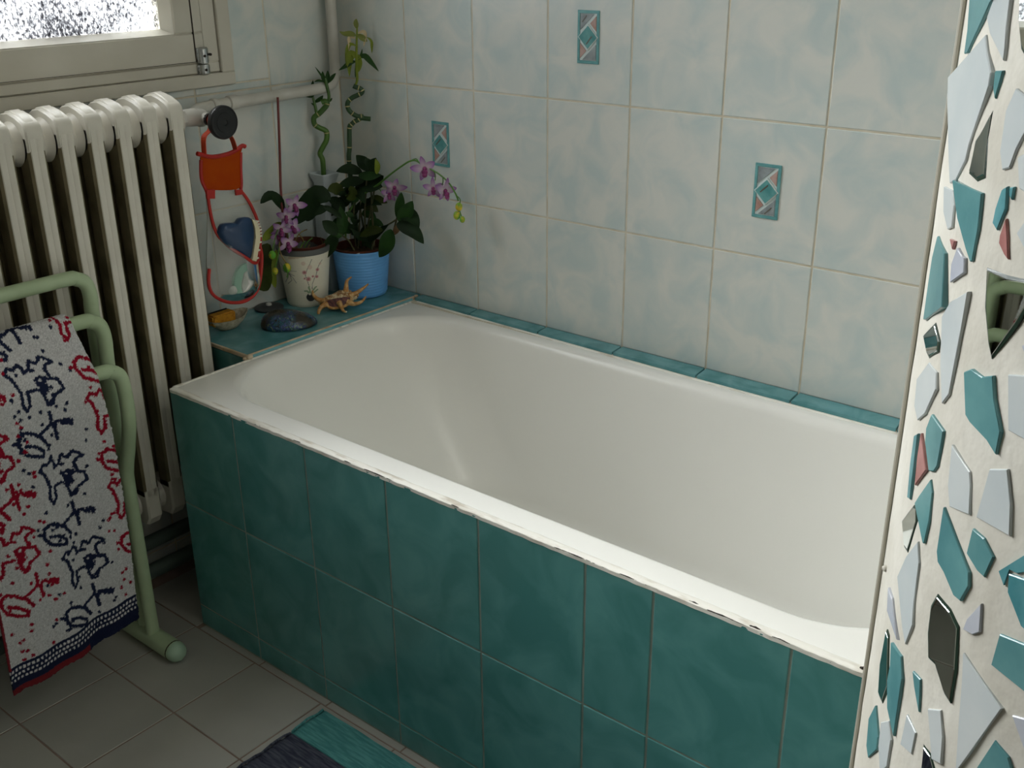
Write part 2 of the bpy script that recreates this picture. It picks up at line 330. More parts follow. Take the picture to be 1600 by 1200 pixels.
D = __import__('json').loads('''{"col":[2.2474,-1.0672,0.28],"mosaic":[["T",[-2.707,1.329,-2.514,1.331,-2.544,1.328,-2.595,1.316,-2.658,1.302,-2.679,1.301,-2.681,1.312,-2.698,1.326]],["W",[-2.534,1.331,-2.471,1.332,-2.467,1.319,-2.46,1.309,-2.459,1.304,-2.532,1.314,-2.556,1.321]],["W",[-2.759,1.287,-2.558,1.313,-2.532,1.306,-2.492,1.298,-2.491,1.292,-2.524,1.275,-2.549,1.262,-2.556,1.254,-2.596,1.242,-2.633,1.238,-2.672,1.251,-2.736,1.275]],["T",[-2.483,1.299,-2.456,1.3,-2.459,1.295,-2.469,1.287,-2.481,1.291]],["M",[-2.476,1.28,-2.476,1.268,-2.466,1.252,-2.491,1.249,-2.53,1.25,-2.523,1.264]],["W",[-2.37,1.292,-2.402,1.294,-2.421,1.284,-2.418,1.265,-2.402,1.258,-2.382,1.26,-2.37,1.269,-2.344,1.282]],["M",[-2.441,1.332,-2.398,1.333,-2.363,1.304,-2.376,1.305,-2.411,1.312,-2.432,1.322]],["W",[-2.362,1.266,-2.328,1.271,-2.307,1.252,-2.343,1.253]],["T",[-2.596,1.242,-2.457,1.244,-2.449,1.227,-2.454,1.211,-2.461,1.21,-2.488,1.214,-2.549,1.226]],["W",[-2.674,1.234,-2.607,1.236,-2.579,1.23,-2.573,1.219,-2.6,1.216,-2.65,1.222]],["D",[-2.391,1.25,-2.378,1.252,-2.371,1.242,-2.388,1.231,-2.404,1.233,-2.403,1.24]],["D",[-2.37,1.252,-2.359,1.253,-2.359,1.247,-2.367,1.248]],["P",[-2.366,1.238,-2.353,1.231,-2.34,1.221,-2.351,1.222,-2.374,1.226,-2.375,1.23]],["W",[-2.299,1.245,-2.309,1.243,-2.329,1.234,-2.292,1.227,-2.281,1.227]],["P",[-2.575,1.213,-2.546,1.214,-2.553,1.209]],["G",[-2.527,1.212,-2.5,1.21,-2.485,1.21,-2.478,1.203,-2.536,1.193,-2.544,1.202]],["T",[-2.676,1.207,-2.592,1.204,-2.543,1.179,-2.667,1.16,-2.688,1.158,-2.695,1.18,-2.695,1.194]],["M",[-2.399,1.211,-2.338,1.212,-2.269,1.216,-2.263,1.21,-2.291,1.195,-2.341,1.174,-2.358,1.18,-2.383,1.194]],["M",[-2.595,1.164,-2.552,1.159,-2.55,1.154,-2.599,1.146,-2.625,1.146,-2.663,1.151]],["W",[-2.45,1.196,-2.45,1.18,-2.454,1.16,-2.459,1.14,-2.483,1.132,-2.519,1.15,-2.546,1.174,-2.52,1.184]],["W",[-2.592,1.143,-2.533,1.144,-2.518,1.136,-2.561,1.116,-2.603,1.107,-2.64,1.111,-2.655,1.126]],["T",[-2.411,1.158,-2.39,1.162,-2.354,1.162,-2.324,1.166,-2.309,1.156,-2.276,1.143,-2.278,1.131,-2.308,1.134,-2.369,1.136,-2.386,1.138]],["W",[-2.285,1.171,-2.233,1.176,-2.205,1.147,-2.259,1.146]],["G",[-2.266,1.187,-2.248,1.191,-2.24,1.183,-2.252,1.183]],["T",[-2.522,1.121,-2.455,1.12,-2.455,1.11,-2.458,1.099,-2.471,1.094,-2.495,1.091,-2.533,1.103,-2.538,1.111]],["D",[-2.609,1.097,-2.587,1.101,-2.579,1.074,-2.575,1.061,-2.595,1.059,-2.61,1.079]],["P",[-2.566,1.104,-2.505,1.09,-2.556,1.073,-2.568,1.089]],["T",[-2.48,1.088,-2.462,1.083,-2.453,1.067,-2.459,1.052,-2.465,1.051,-2.536,1.065,-2.521,1.072]],["W",[-2.412,1.118,-2.341,1.113,-2.33,1.107,-2.319,1.092,-2.387,1.086,-2.404,1.096]],["W",[-2.288,1.122,-2.245,1.128,-2.22,1.113,-2.209,1.098,-2.298,1.094,-2.293,1.11]],["M",[-2.551,1.06,-2.531,1.062,-2.52,1.056,-2.545,1.033,-2.571,1.032,-2.606,1.042]],["W",[-2.49,1.048,-2.468,1.038,-2.46,1.012,-2.451,1.0,-2.472,0.983,-2.502,0.989,-2.569,1.011,-2.536,1.031]],["T",[-2.405,1.083,-2.378,1.079,-2.29,1.064,-2.283,1.057,-2.3,1.045,-2.322,1.044,-2.368,1.05,-2.394,1.052,-2.403,1.057]],["T",[-2.303,1.087,-2.269,1.087,-2.237,1.082,-2.251,1.068,-2.271,1.068,-2.308,1.072]],["D",[-2.22,1.077,-2.16,1.098,-2.153,1.089,-2.177,1.083,-2.198,1.082,-2.203,1.072]],["D",[-2.195,1.08,-2.148,1.084,-2.127,1.059,-2.147,1.059,-2.174,1.066,-2.191,1.071]],["G",[-2.636,0.991,-2.595,0.991,-2.511,0.978,-2.615,0.978]],["M",[-2.604,0.965,-2.584,0.965,-2.536,0.939,-2.555,0.924,-2.591,0.922,-2.612,0.939]],["T",[-2.547,0.969,-2.481,0.973,-2.458,0.962,-2.455,0.921,-2.512,0.928,-2.537,0.943,-2.534,0.956]],["M",[-2.377,1.033,-2.33,1.033,-2.298,1.029,-2.282,1.006,-2.281,0.987,-2.304,0.988,-2.347,0.997,-2.371,0.996,-2.384,1.008,-2.39,1.023]],["G",[-2.245,1.054,-2.235,1.039,-2.252,1.034,-2.279,1.032,-2.275,1.039]],["T",[-2.189,1.047,-2.121,1.053,-2.102,1.029,-2.194,1.028]],["W",[-2.267,1.02,-2.151,1.011,-2.215,0.961,-2.226,0.953,-2.244,0.981,-2.257,1.006]],["T",[-2.419,0.976,-2.384,0.978,-2.368,0.959,-2.404,0.969]],["T",[-2.592,0.912,-2.538,0.9,-2.534,0.891,-2.589,0.871,-2.616,0.874,-2.63,0.893]],["W",[-2.533,0.913,-2.491,0.924,-2.465,0.916,-2.462,0.896,-2.495,0.884,-2.526,0.896]],["W",[-2.413,0.947,-2.367,0.945,-2.369,0.929,-2.418,0.924]],["W",[-2.34,0.968,-2.301,0.976,-2.279,0.963,-2.27,0.947,-2.299,0.943,-2.323,0.957]],["G",[-2.128,1.012,-2.092,1.017,-2.074,0.995]],["T",[-2.153,0.991,-2.118,0.989,-2.1,0.982,-2.187,0.96]],["M",[-2.334,0.943,-2.309,0.943,-2.286,0.937,-2.327,0.926]]],"b1":{"stem":[[0.2308,-0.0994,0.8215],[0.2314,-0.0987,0.8428],[0.2315,-0.0986,0.8746],[0.2284,-0.1022,0.8898],[0.234,-0.0956,0.9059],[0.2396,-0.0892,0.9205],[0.241,-0.0875,0.9375],[0.2379,-0.0912,0.9443],[0.2314,-0.0987,0.9491],[0.2241,-0.1072,0.9568],[0.2228,-0.1087,0.9686],[0.225,-0.1061,0.9758],[0.2311,-0.0991,0.9813],[0.2383,-0.0907,0.9911],[0.2435,-0.0847,0.9996],[0.2448,-0.0832,1.0067],[0.2411,-0.0874,1.0098],[0.2362,-0.0931,1.0072]],"shoots":[[[0.2281,-0.1025,0.98],[0.2267,-0.1041,0.999],[0.2244,-0.1068,1.0193]],[[0.2455,-0.0823,1.0023],[0.2483,-0.079,1.021],[0.2459,-0.0819,1.0484],[0.2446,-0.0834,1.0613]]],"leaves":[[[[0.2235,-0.1079,1.0193],[0.2126,-0.1205,1.0285],[0.2024,-0.1324,1.0318]],0.012,0],[[[0.2234,-0.108,1.0179],[0.2244,-0.1068,1.0365],[0.2264,-0.1044,1.0578]],0.011,0],[[[0.2257,-0.1053,1.0077],[0.2347,-0.0949,1.0145],[0.2399,-0.0889,1.0228]],0.009,0],[[[0.2467,-0.081,1.0455],[0.2418,-0.0866,1.0628],[0.2416,-0.0869,1.077]],0.009,0],[[[0.2467,-0.0809,1.0469],[0.2485,-0.0788,1.0639],[0.2492,-0.078,1.0781]],0.01,0],[[[0.2451,-0.0828,1.0527],[0.2375,-0.0916,1.0715],[0.2308,-0.0994,1.0873]],0.004,0],[[[0.2478,-0.0796,1.0497],[0.2551,-0.0712,1.0622],[0.2612,-0.0641,1.0719]],0.008,0],[[[0.2442,-0.0839,1.0527],[0.2349,-0.0947,1.056],[0.2281,-0.1025,1.0535]],0.005,0],[[[0.2272,-0.1036,0.9989],[0.2236,-0.1077,1.0035],[0.2209,-0.1109,1.0065]],0.004,0],[[[0.2476,-0.0798,1.0066],[0.2508,-0.0762,1.0122],[0.2529,-0.0737,1.0164]],0.004,0]]},"b2":{"stem":[[0.2886,-0.0725,0.8014],[0.2912,-0.0696,0.859],[0.2934,-0.0673,0.9067],[0.2954,-0.0651,0.9508],[0.2986,-0.0615,0.958],[0.3039,-0.0557,0.965],[0.31,-0.049,0.9691],[0.3142,-0.0445,0.9733],[0.3163,-0.0422,0.9761],[0.3104,-0.0487,0.9763],[0.3036,-0.056,0.981],[0.2971,-0.0632,0.99],[0.2946,-0.0659,1.0002],[0.2961,-0.0643,1.0102],[0.3023,-0.0574,1.0186],[0.3104,-0.0486,1.0239],[0.3165,-0.0419,1.028],[0.3187,-0.0395,1.0336],[0.315,-0.0435,1.0395],[0.3093,-0.0498,1.0425],[0.3055,-0.054,1.0455]],"stub":[[0.3122,-0.0466,0.9734],[0.3201,-0.038,0.9715],[0.3289,-0.0283,0.9697]],"shoots":[[[0.3074,-0.0519,1.044],[0.3119,-0.0469,1.0581],[0.3125,-0.0463,1.0933],[0.3138,-0.0449,1.1239],[0.317,-0.0414,1.1747]]],"leaves":[[[[0.3167,-0.0417,1.1692],[0.3154,-0.0432,1.1815],[0.3167,-0.0417,1.191]],0.01,1],[[[0.3142,-0.0445,1.1542],[0.3076,-0.0517,1.1585],[0.2971,-0.0632,1.1589],[0.2897,-0.0713,1.1645]],0.012,1],[[[0.3162,-0.0423,1.1569],[0.3245,-0.0331,1.1484],[0.331,-0.0261,1.1413]],0.012,1],[[[0.3304,-0.0267,1.151],[0.3369,-0.0196,1.1425],[0.3372,-0.0193,1.1273],[0.3367,-0.0198,1.1148]],0.006,2],[[[0.3142,-0.0445,1.1322],[0.3057,-0.0538,1.1366],[0.3004,-0.0595,1.1271],[0.2976,-0.0626,1.1077],[0.2966,-0.0637,1.0854]],0.008,2],[[[0.3139,-0.0447,1.1487],[0.3044,-0.0551,1.1518],[0.3037,-0.056,1.1353],[0.302,-0.0578,1.1187]],0.007,3],[[[0.3173,-0.0411,1.1596],[0.327,-0.0304,1.1621],[0.3273,-0.0301,1.1456],[0.3247,-0.033,1.1291]],0.008,3],[[[0.3131,-0.0457,1.1072],[0.3066,-0.0528,1.1144],[0.3021,-0.0577,1.1006],[0.3005,-0.0595,1.0642]],0.017,2],[[[0.3163,-0.0422,1.1141],[0.3164,-0.0421,1.0931],[0.3146,-0.044,1.0749]],0.013,2],[[[0.3179,-0.0404,1.107],[0.3258,-0.0317,1.1096],[0.335,-0.0217,1.0953],[0.3459,-0.0097,1.0752]],0.012,0],[[[0.3118,-0.0471,1.0989],[0.3039,-0.0558,1.0964],[0.2948,-0.0657,1.0883],[0.2847,-0.0768,1.0802]],0.01,0],[[[0.3131,-0.0457,1.1072],[0.3109,-0.0481,1.0793],[0.3092,-0.0499,1.0624]],0.005,0],[[[0.3147,-0.0439,1.1002],[0.3201,-0.038,1.1125],[0.3226,-0.0352,1.1264]],0.005,0]]},"o2":{"arch":[[0.2965,-0.1017,0.6968],[0.299,-0.0989,0.7309],[0.3044,-0.0931,0.7584],[0.3188,-0.0773,0.7866],[0.3497,-0.076,0.8088],[0.3899,-0.076,0.832],[0.438,-0.076,0.8646],[0.4761,-0.076,0.8879],[0.4967,-0.076,0.8988],[0.5165,-0.076,0.9026],[0.5394,-0.076,0.894],[0.5698,-0.076,0.8864],[0.594,-0.076,0.8768],[0.6159,-0.076,0.8628],[0.632,-0.076,0.844],[0.6389,-0.076,0.8295]],"twigs":[[[0.3497,-0.076,0.8088],[0.3678,-0.076,0.8202],[0.3894,-0.076,0.826],[0.4013,-0.076,0.8172]],[[0.4967,-0.076,0.8988],[0.5168,-0.076,0.9068],[0.5242,-0.076,0.8992]],[[0.566,-0.076,0.8873],[0.5732,-0.076,0.8798],[0.5725,-0.076,0.8657]],[[0.5958,-0.076,0.8742],[0.5953,-0.076,0.8644],[0.5912,-0.076,0.8568]],[[0.6356,-0.076,0.8403],[0.6446,-0.076,0.8331],[0.6423,-0.076,0.8215]],[[0.6419,-0.076,0.8102],[0.647,-0.076,0.7968],[0.6504,-0.076,0.7888]],[[0.6419,-0.076,0.8102],[0.6359,-0.076,0.8008],[0.6319,-0.076,0.7946]]],"flowers":[[[0.5487,-0.0825,0.8899],0.03],[[0.4556,-0.0858,0.8376],0.027],[[0.5701,-0.0812,0.849],0.023],[[0.6075,-0.0838,0.8493],0.027],[[0.4397,-0.0891,0.8218],0.022]],"buds":[[[0.6403,-0.076,0.817],0.0085],[[0.636,-0.0786,0.7976],0.0085],[[0.6495,-0.076,0.7901],0.0065]],"leaves":[[[[0.4739,-0.0956,0.7616],[0.5004,-0.0956,0.7908],[0.5202,-0.0956,0.817]],0.03,0],[[[0.4626,-0.0891,0.7671],[0.4733,-0.0891,0.8028],[0.4792,-0.0891,0.83]],0.02,0],[[[0.4593,-0.0891,0.7785],[0.5042,-0.0891,0.7792],[0.5309,-0.0891,0.7566]],0.03,4],[[[0.4691,-0.0989,0.7573],[0.5177,-0.0989,0.7498],[0.5524,-0.0989,0.7241]],0.03,4],[[[0.4608,-0.1087,0.7453],[0.4433,-0.1086,0.709],[0.4147,-0.1087,0.6716]],0.034,0],[[[0.4758,-0.0956,0.7589],[0.4642,-0.0956,0.7421],[0.4506,-0.0956,0.7263]],0.013,5],[[[0.4329,-0.1086,0.738],[0.3936,-0.1087,0.7303],[0.3554,-0.1113,0.7125]],0.022,6],[[[0.3693,-0.0956,0.6994],[0.3401,-0.0984,0.7078],[0.3287,-0.1109,0.7273]],0.016,4],[[[0.3693,-0.0956,0.6994],[0.404,-0.0956,0.7266],[0.4398,-0.0956,0.7505]],0.016,4],[[[0.3221,-0.1477,0.7195],[0.3099,-0.1611,0.7389],[0.2996,-0.1724,0.7535]],0.026,4],[[[0.3126,-0.1285,0.7097],[0.3154,-0.1255,0.7468],[0.314,-0.1269,0.7822]],0.024,0],[[[0.3294,-0.1546,0.7133],[0.3141,-0.1713,0.6925],[0.297,-0.19,0.6559]],0.032,4],[[[0.3291,-0.1401,0.7159],[0.3147,-0.1558,0.7137],[0.3021,-0.1696,0.7053]],0.014,0],[[[0.3296,-0.0655,0.851],[0.309,-0.088,0.8611],[0.2889,-0.11,0.8563]],0.022,4],[[[0.3517,-0.0793,0.8371],[0.3145,-0.0895,0.831],[0.2941,-0.1118,0.8232]],0.026,4],[[[0.3684,-0.0825,0.8624],[0.3383,-0.0708,0.8778],[0.329,-0.0809,0.8946]],0.026,4],[[[0.3727,-0.0825,0.863],[0.3847,-0.0825,0.8806],[0.3965,-0.0825,0.8965]],0.024,4],[[[0.3994,-0.0858,0.8599],[0.4031,-0.0858,0.8794],[0.3981,-0.0858,0.8948]],0.012,2],[[[0.331,-0.0788,0.8483],[0.3738,-0.0825,0.8513],[0.4122,-0.0825,0.859]],0.02,0],[[[0.3226,-0.0731,0.8288],[0.3684,-0.076,0.8278],[0.4065,-0.076,0.8298]],0.034,4],[[[0.346,-0.076,0.8158],[0.3175,-0.0788,0.8034],[0.3012,-0.0965,0.7998]],0.024,4],[[[0.3678,-0.076,0.8692],[0.3605,-0.076,0.883],[0.3569,-0.076,0.89]],0.014,4],[[[0.3284,-0.0816,0.788],[0.3165,-0.0946,0.7933],[0.3052,-0.107,0.7879]],0.016,0],[[[0.3263,-0.0987,0.7517],[0.3205,-0.1051,0.7583],[0.3147,-0.1114,0.7648]],0.013,0],[[[0.3191,-0.0622,0.8059],[0.383,-0.0695,0.8395],[0.405,-0.0695,0.8541]],0.026,4],[[[0.3096,-0.0726,0.8186],[0.3514,-0.0695,0.8414],[0.3899,-0.0695,0.8727]],0.03,4],[[[0.304,-0.0787,0.761],[0.3464,-0.0695,0.7836],[0.3954,-0.0695,0.7846]],0.02,4]],"stems":[[[0.3158,-0.0806,0.6702],[0.321,-0.0749,0.7449],[0.3283,-0.0669,0.8209]],[[0.3377,-0.076,0.6728],[0.3414,-0.076,0.7635],[0.3582,-0.076,0.8562]],[[0.3709,-0.0891,0.679],[0.3962,-0.0891,0.7235],[0.4582,-0.0891,0.7634]],[[0.3304,-0.109,0.6739],[0.3243,-0.1158,0.6964],[0.3099,-0.1315,0.7162]],[[0.3145,-0.0672,0.6729],[0.3414,-0.0695,0.7262],[0.3703,-0.0695,0.8141]],[[0.3157,-0.0881,0.6752],[0.3147,-0.0892,0.7456],[0.3214,-0.0819,0.8064]],[[0.4106,-0.0858,0.6832],[0.439,-0.0858,0.7233],[0.459,-0.0858,0.7701]],[[0.363,-0.0727,0.6809],[0.3625,-0.0727,0.7519],[0.3639,-0.0727,0.8187]],[[0.3368,-0.0695,0.674],[0.3172,-0.0643,0.7369],[0.3149,-0.0668,0.7787]]]},"o1":{"stake":[[0.262,-0.2507,0.6987],[0.262,-0.2553,0.8042],[0.262,-0.2468,0.9224],[0.262,-0.2386,1.0369]],"stems":[[[0.2771,-0.2586,0.6945],[0.2771,-0.258,0.7323],[0.2771,-0.263,0.7707],[0.2771,-0.24,0.8078]],[[0.2847,-0.2667,0.7627],[0.2847,-0.2857,0.7591],[0.2847,-0.2991,0.7395],[0.2847,-0.3121,0.7079]],[[0.2923,-0.2889,0.7405],[0.2923,-0.2971,0.7182],[0.2923,-0.2924,0.6946],[0.2923,-0.2815,0.6753]],[[0.2923,-0.2974,0.7153],[0.2923,-0.306,0.6901],[0.2923,-0.3135,0.6736]],[[0.262,-0.2452,0.6975],[0.262,-0.2515,0.7411],[0.262,-0.2581,0.7797]],[[0.2744,-0.2224,0.6891],[0.2794,-0.2163,0.7132],[0.2771,-0.2278,0.7305]],[[0.2781,-0.2179,0.6887],[0.2847,-0.2098,0.708],[0.2927,-0.2,0.718]],[[0.2771,-0.2322,0.6917],[0.2771,-0.237,0.7172],[0.2767,-0.2196,0.7317],[0.2863,-0.2079,0.7384]],[[0.3074,-0.2979,0.6792],[0.3074,-0.2927,0.6581],[0.3074,-0.2958,0.648]],[[0.2847,-0.2538,0.6767],[0.2826,-0.2281,0.7013],[0.2888,-0.2206,0.713]]],"flowers":[[[0.2847,-0.238,0.8003],0.027],[[0.2885,-0.2661,0.7798],0.024],[[0.2885,-0.2839,0.7551],0.024],[[0.2847,-0.251,0.752],0.026],[[0.2961,-0.2756,0.722],0.028],[[0.2771,-0.2874,0.7369],0.02]],"buds":[[[0.2847,-0.313,0.7006],0.009],[[0.2999,-0.287,0.6675],0.01],[[0.2923,-0.3155,0.6649],0.0075]],"leaves":[[[[0.262,-0.2515,0.7888],[0.262,-0.265,0.8148],[0.262,-0.2871,0.8275],[0.262,-0.3137,0.8151]],0.02,4],[[[0.262,-0.2277,0.7513],[0.2717,-0.1942,0.7837],[0.2906,-0.171,0.8119],[0.3085,-0.1492,0.7999]],0.044,4],[[[0.2968,-0.1636,0.7859],[0.3101,-0.1473,0.7727],[0.3224,-0.1323,0.7549]],0.012,4],[[[0.262,-0.2604,0.7609],[0.262,-0.2898,0.7461],[0.262,-0.3188,0.7315]],0.018,2],[[[0.2469,-0.2897,0.7147],[0.2469,-0.3136,0.6827],[0.2469,-0.3173,0.6384],[0.2469,-0.3064,0.6081]],0.04,6],[[[0.2544,-0.2759,0.6997],[0.2544,-0.2926,0.6536],[0.2544,-0.2902,0.6116]],0.014,2],[[[0.2701,-0.1961,0.7537],[0.2823,-0.1812,0.7752],[0.3029,-0.156,0.7794]],0.022,4]]},"pouch":{"flap":[[-0.5122,0.9569],[-0.5012,0.9591],[-0.4709,0.9545],[-0.4395,0.9536],[-0.4161,0.9605],[-0.4059,0.9643],[-0.4139,0.9524],[-0.418,0.9214],[-0.4198,0.8952],[-0.4283,0.8806],[-0.4526,0.8809],[-0.4836,0.8864],[-0.5077,0.8919],[-0.5138,0.9137],[-0.5136,0.9368]],"top":[[-0.5185,0.9655],[-0.507,0.9612],[-0.4895,0.9547],[-0.468,0.9528],[-0.4426,0.9541],[-0.4227,0.9589],[-0.409,0.9647],[-0.4012,0.9623]],"left":[[-0.5114,0.9517],[-0.515,0.9268],[-0.5146,0.9087],[-0.5079,0.8907],[-0.506,0.8825]],"right":[[-0.4139,0.9524],[-0.4185,0.9175],[-0.4205,0.8899],[-0.4238,0.8771]],"strapl":[[-0.4807,1.0381],[-0.4873,1.0239],[-0.4962,0.9938],[-0.5021,0.963]],"strapr":[[-0.4381,0.987],[-0.4301,0.9756],[-0.4259,0.9594]],"opening":[[-0.5058,0.8838],[-0.5056,0.8522],[-0.5012,0.8168],[-0.4908,0.789],[-0.472,0.7617],[-0.4486,0.7398],[-0.4273,0.7236],[-0.409,0.7208],[-0.3957,0.7306],[-0.3879,0.7516],[-0.3862,0.7794],[-0.3924,0.8113],[-0.405,0.8439],[-0.4186,0.8668],[-0.4274,0.8751]],"seam":[[-0.5231,0.7294],[-0.5285,0.7031],[-0.5242,0.677],[-0.5028,0.656],[-0.4749,0.6429],[-0.4452,0.638],[-0.4204,0.6446],[-0.4045,0.6609],[-0.3937,0.6915],[-0.3877,0.7259],[-0.3899,0.7492]],"sheet":[[-0.5054,0.8863],[-0.4274,0.8751],[-0.405,0.8439],[-0.3924,0.8113],[-0.3859,0.7681],[-0.3877,0.7259],[-0.3937,0.6915],[-0.4045,0.6609],[-0.4204,0.6446],[-0.4452,0.638],[-0.4749,0.6429],[-0.5028,0.656],[-0.5242,0.677],[-0.5285,0.7031],[-0.5209,0.7562],[-0.5082,0.8342]],"tabl":[[-0.5092,0.8922],[-0.4895,0.8887],[-0.4921,0.8708],[-0.5103,0.8741]],"tabr":[[-0.4398,0.8799],[-0.4222,0.8768],[-0.4202,0.8671],[-0.4398,0.8679]],"handle":[[-0.4985,0.8028],[-0.4901,0.8172],[-0.4709,0.8173],[-0.4551,0.8142],[-0.4443,0.8215],[-0.4279,0.821],[-0.4186,0.8165],[-0.4142,0.799],[-0.4153,0.7771],[-0.4214,0.7561],[-0.4291,0.7354],[-0.4393,0.7348],[-0.4575,0.7474],[-0.478,0.7657],[-0.4914,0.785]],"base":[[-0.4186,0.8165],[-0.4079,0.8088],[-0.4017,0.791],[-0.4025,0.7716],[-0.4106,0.7481],[-0.4187,0.7245],[-0.4299,0.7299],[-0.4214,0.7561],[-0.4153,0.7771],[-0.4142,0.799]],"puff":[[-0.4626,0.7094],[-0.4479,0.72],[-0.4277,0.7209],[-0.4119,0.7115],[-0.407,0.6961],[-0.4131,0.6746],[-0.4286,0.6611],[-0.4534,0.6531],[-0.4685,0.6656],[-0.472,0.6891]],"puffin":[[-0.4469,0.7028],[-0.4291,0.7099],[-0.4133,0.7005],[-0.4121,0.683],[-0.4275,0.6695],[-0.4494,0.6578],[-0.457,0.6769]]},"towel":{"word":[[[0.0299,-0.0139],[0.0203,0.0043],[0.0056,0.0168],[-0.0078,0.024],[-0.0193,0.018],[-0.0212,0.003],[-0.0147,-0.0126],[0.0024,-0.023],[0.0164,-0.0285],[0.019,-0.0204],[0.0036,-0.0051],[-0.0102,0.0002]],[[0.0167,0.0083],[0.0262,0.0131],[0.033,0.0147],[0.0401,0.0183],[0.0453,0.0229]],[[0.0458,0.0433],[0.0463,0.0224],[0.0502,0.0138],[0.0512,-0.0052]],[[0.0502,0.0138],[0.0542,0.0236],[0.0627,0.0221],[0.066,0.016],[0.0692,0.0215],[0.0722,0.0133],[0.0758,0.0209],[0.0794,0.01],[0.0816,0.0161],[0.0705,0.0163]],[[-0.0291,0.0102],[-0.0243,0.0086]]],"cat":[[[-0.0067,0.1275],[0.0009,0.1353],[0.0103,0.1305],[0.0196,0.1365],[0.0249,0.1312],[0.0249,0.1202],[0.0338,0.1232],[0.0427,0.1197]],[[0.0367,0.1275],[0.0417,0.1376],[0.052,0.1303],[0.0622,0.1395],[0.0717,0.1325],[0.08,0.1248],[0.0656,0.1227],[0.0615,0.1177],[0.0655,0.0982],[0.0509,0.1008]],[[0.0756,0.0941],[0.0801,0.0764],[0.0626,0.0701],[0.0471,0.0563],[0.0434,0.0715],[0.0429,0.0806]],[[0.0653,0.0972],[0.0756,0.0941]],[[0.0334,0.0869],[0.0166,0.0872],[0.0147,0.0658],[0.007,0.0579],[0.0022,0.0712],[0.0066,0.0892],[0.0013,0.1156],[-0.0067,0.1275]],[[0.0384,0.1026],[0.0475,0.1055],[0.0574,0.1015],[0.0496,0.0936],[0.0396,0.0976],[0.0441,0.0869],[0.0409,0.0815],[0.0477,0.0831],[0.0448,0.091],[0.0543,0.0961]],[[0.0471,0.0563],[0.0559,0.0571],[0.0594,0.0647]]],"navy":[[-1.0264,0.5594],[-1.0182,0.392],[-1.009,0.2052]],"red":[[-0.8963,0.4856],[-0.8882,0.2994],[-1.1187,0.2871],[-0.9104,0.6686],[-1.1226,0.458]],"edgeR":[[-0.883,0.6427],[-0.8714,0.5253],[-0.878,0.3683],[-0.8926,0.1395]],"edgeBL":[-1.1435,0.1137],"hem":[[-1.1342,0.1431],[-1.014,0.1567],[-0.896,0.1533]]},"print":{"stems":[[[0.0089,0.5989],[0.0086,0.6129],[0.0053,0.6271],[0.002,0.6397],[0.0076,0.6547],[0.0144,0.6664],[0.0195,0.6768]],[[0.0152,0.6047],[0.0162,0.617],[0.0216,0.6291],[0.0267,0.638],[0.0308,0.6531],[0.0375,0.6649],[0.0423,0.6707]]],"pink":[[0.0004,0.6467,0.0052],[0.0085,0.63,0.0058],[0.0305,0.65,0.0042],[0.0278,0.6333,0.004],[0.0191,0.6354,0.003],[-0.0001,0.6321,0.0025]],"pale":[[0.0137,0.6588,0.0055],[0.0,0.6689,0.005],[0.0374,0.6633,0.003]],"bulb":[[0.0107,0.5847,0.0105]],"leaf":[[[0.0084,0.5927],[0.0032,0.6009],[-0.0026,0.6013]],[[0.0099,0.5926],[0.0093,0.6036],[0.0069,0.61]],[[0.0129,0.5939],[0.018,0.6029],[0.0244,0.6087]],[[0.0158,0.5937],[0.022,0.598],[0.0267,0.6007]]],"twig":[[[-0.0524,0.6633],[-0.0395,0.6472],[-0.0263,0.6324],[-0.02,0.6212]],[[-0.0456,0.643],[-0.0334,0.6498],[-0.0175,0.6502]],[[-0.0362,0.6515],[-0.0378,0.6332],[-0.0449,0.6183]],[[-0.0511,0.6464],[-0.0369,0.6439],[-0.0228,0.6383]],[[-0.0341,0.6422],[-0.0297,0.6265],[-0.0393,0.6164]],[[-0.04,0.6579],[-0.0341,0.6422],[-0.0407,0.6334]]],"rust":[[-0.0306,0.6816],[-0.0161,0.6837],[0.0044,0.6869]]}}''')

# ================================================================== THE ROOM
WXO = .11; XW = .20                       # face of the window wall
CEIL = 2.45; XR = 3.3; YF = -3.0
ZS = .559                      # shelf and ledge top
WY0, WY1, WZ0, WZ1 = -1.72, -.40, 1.118, 2.30   # window opening
TT = .006                      # tile thickness
def tilemesh(name, w, h, m, axis, t=TT, ch=.0012):
    """chamfered tile, origin at the centre of its back face; axis = outward normal"""
    key = (name, round(w, 4), round(h, 4), axis)
    if key in TM: return TM[key]
    mb = MB(); a, b = w/2, h/2
    q0 = [(-a, -b, 0), (a, -b, 0), (a, b, 0), (-a, b, 0)]; q1 = [(x, y, t-ch) for x, y, _ in q0]
    q2 = [(x-math.copysign(ch, x), y-math.copysign(ch, y), t) for x, y, _ in q0]
    mb.rings([q0, q1, q2])
    f = {'-y': lambda u, v, n: (u, -n, v), '+x': lambda u, v, n: (n, u, v), '+z': lambda u, v, n: (u, v, n)}[axis]
    me = bpy.data.meshes.new(name); me.from_pydata([f(*p) for p in mb.v], [], mb.f); me.materials.append(m); me.update()
    TM[key] = me; return me
TM = {}
G = .0035                      # joint width
mb = MB().box((-.4, -3.2, -.1), (XR+.2, .25, -.0014))
floor = tag(build('floor', mb, M_fgrout), 'floor of square off-white tiles with brown joints', kind='structure')
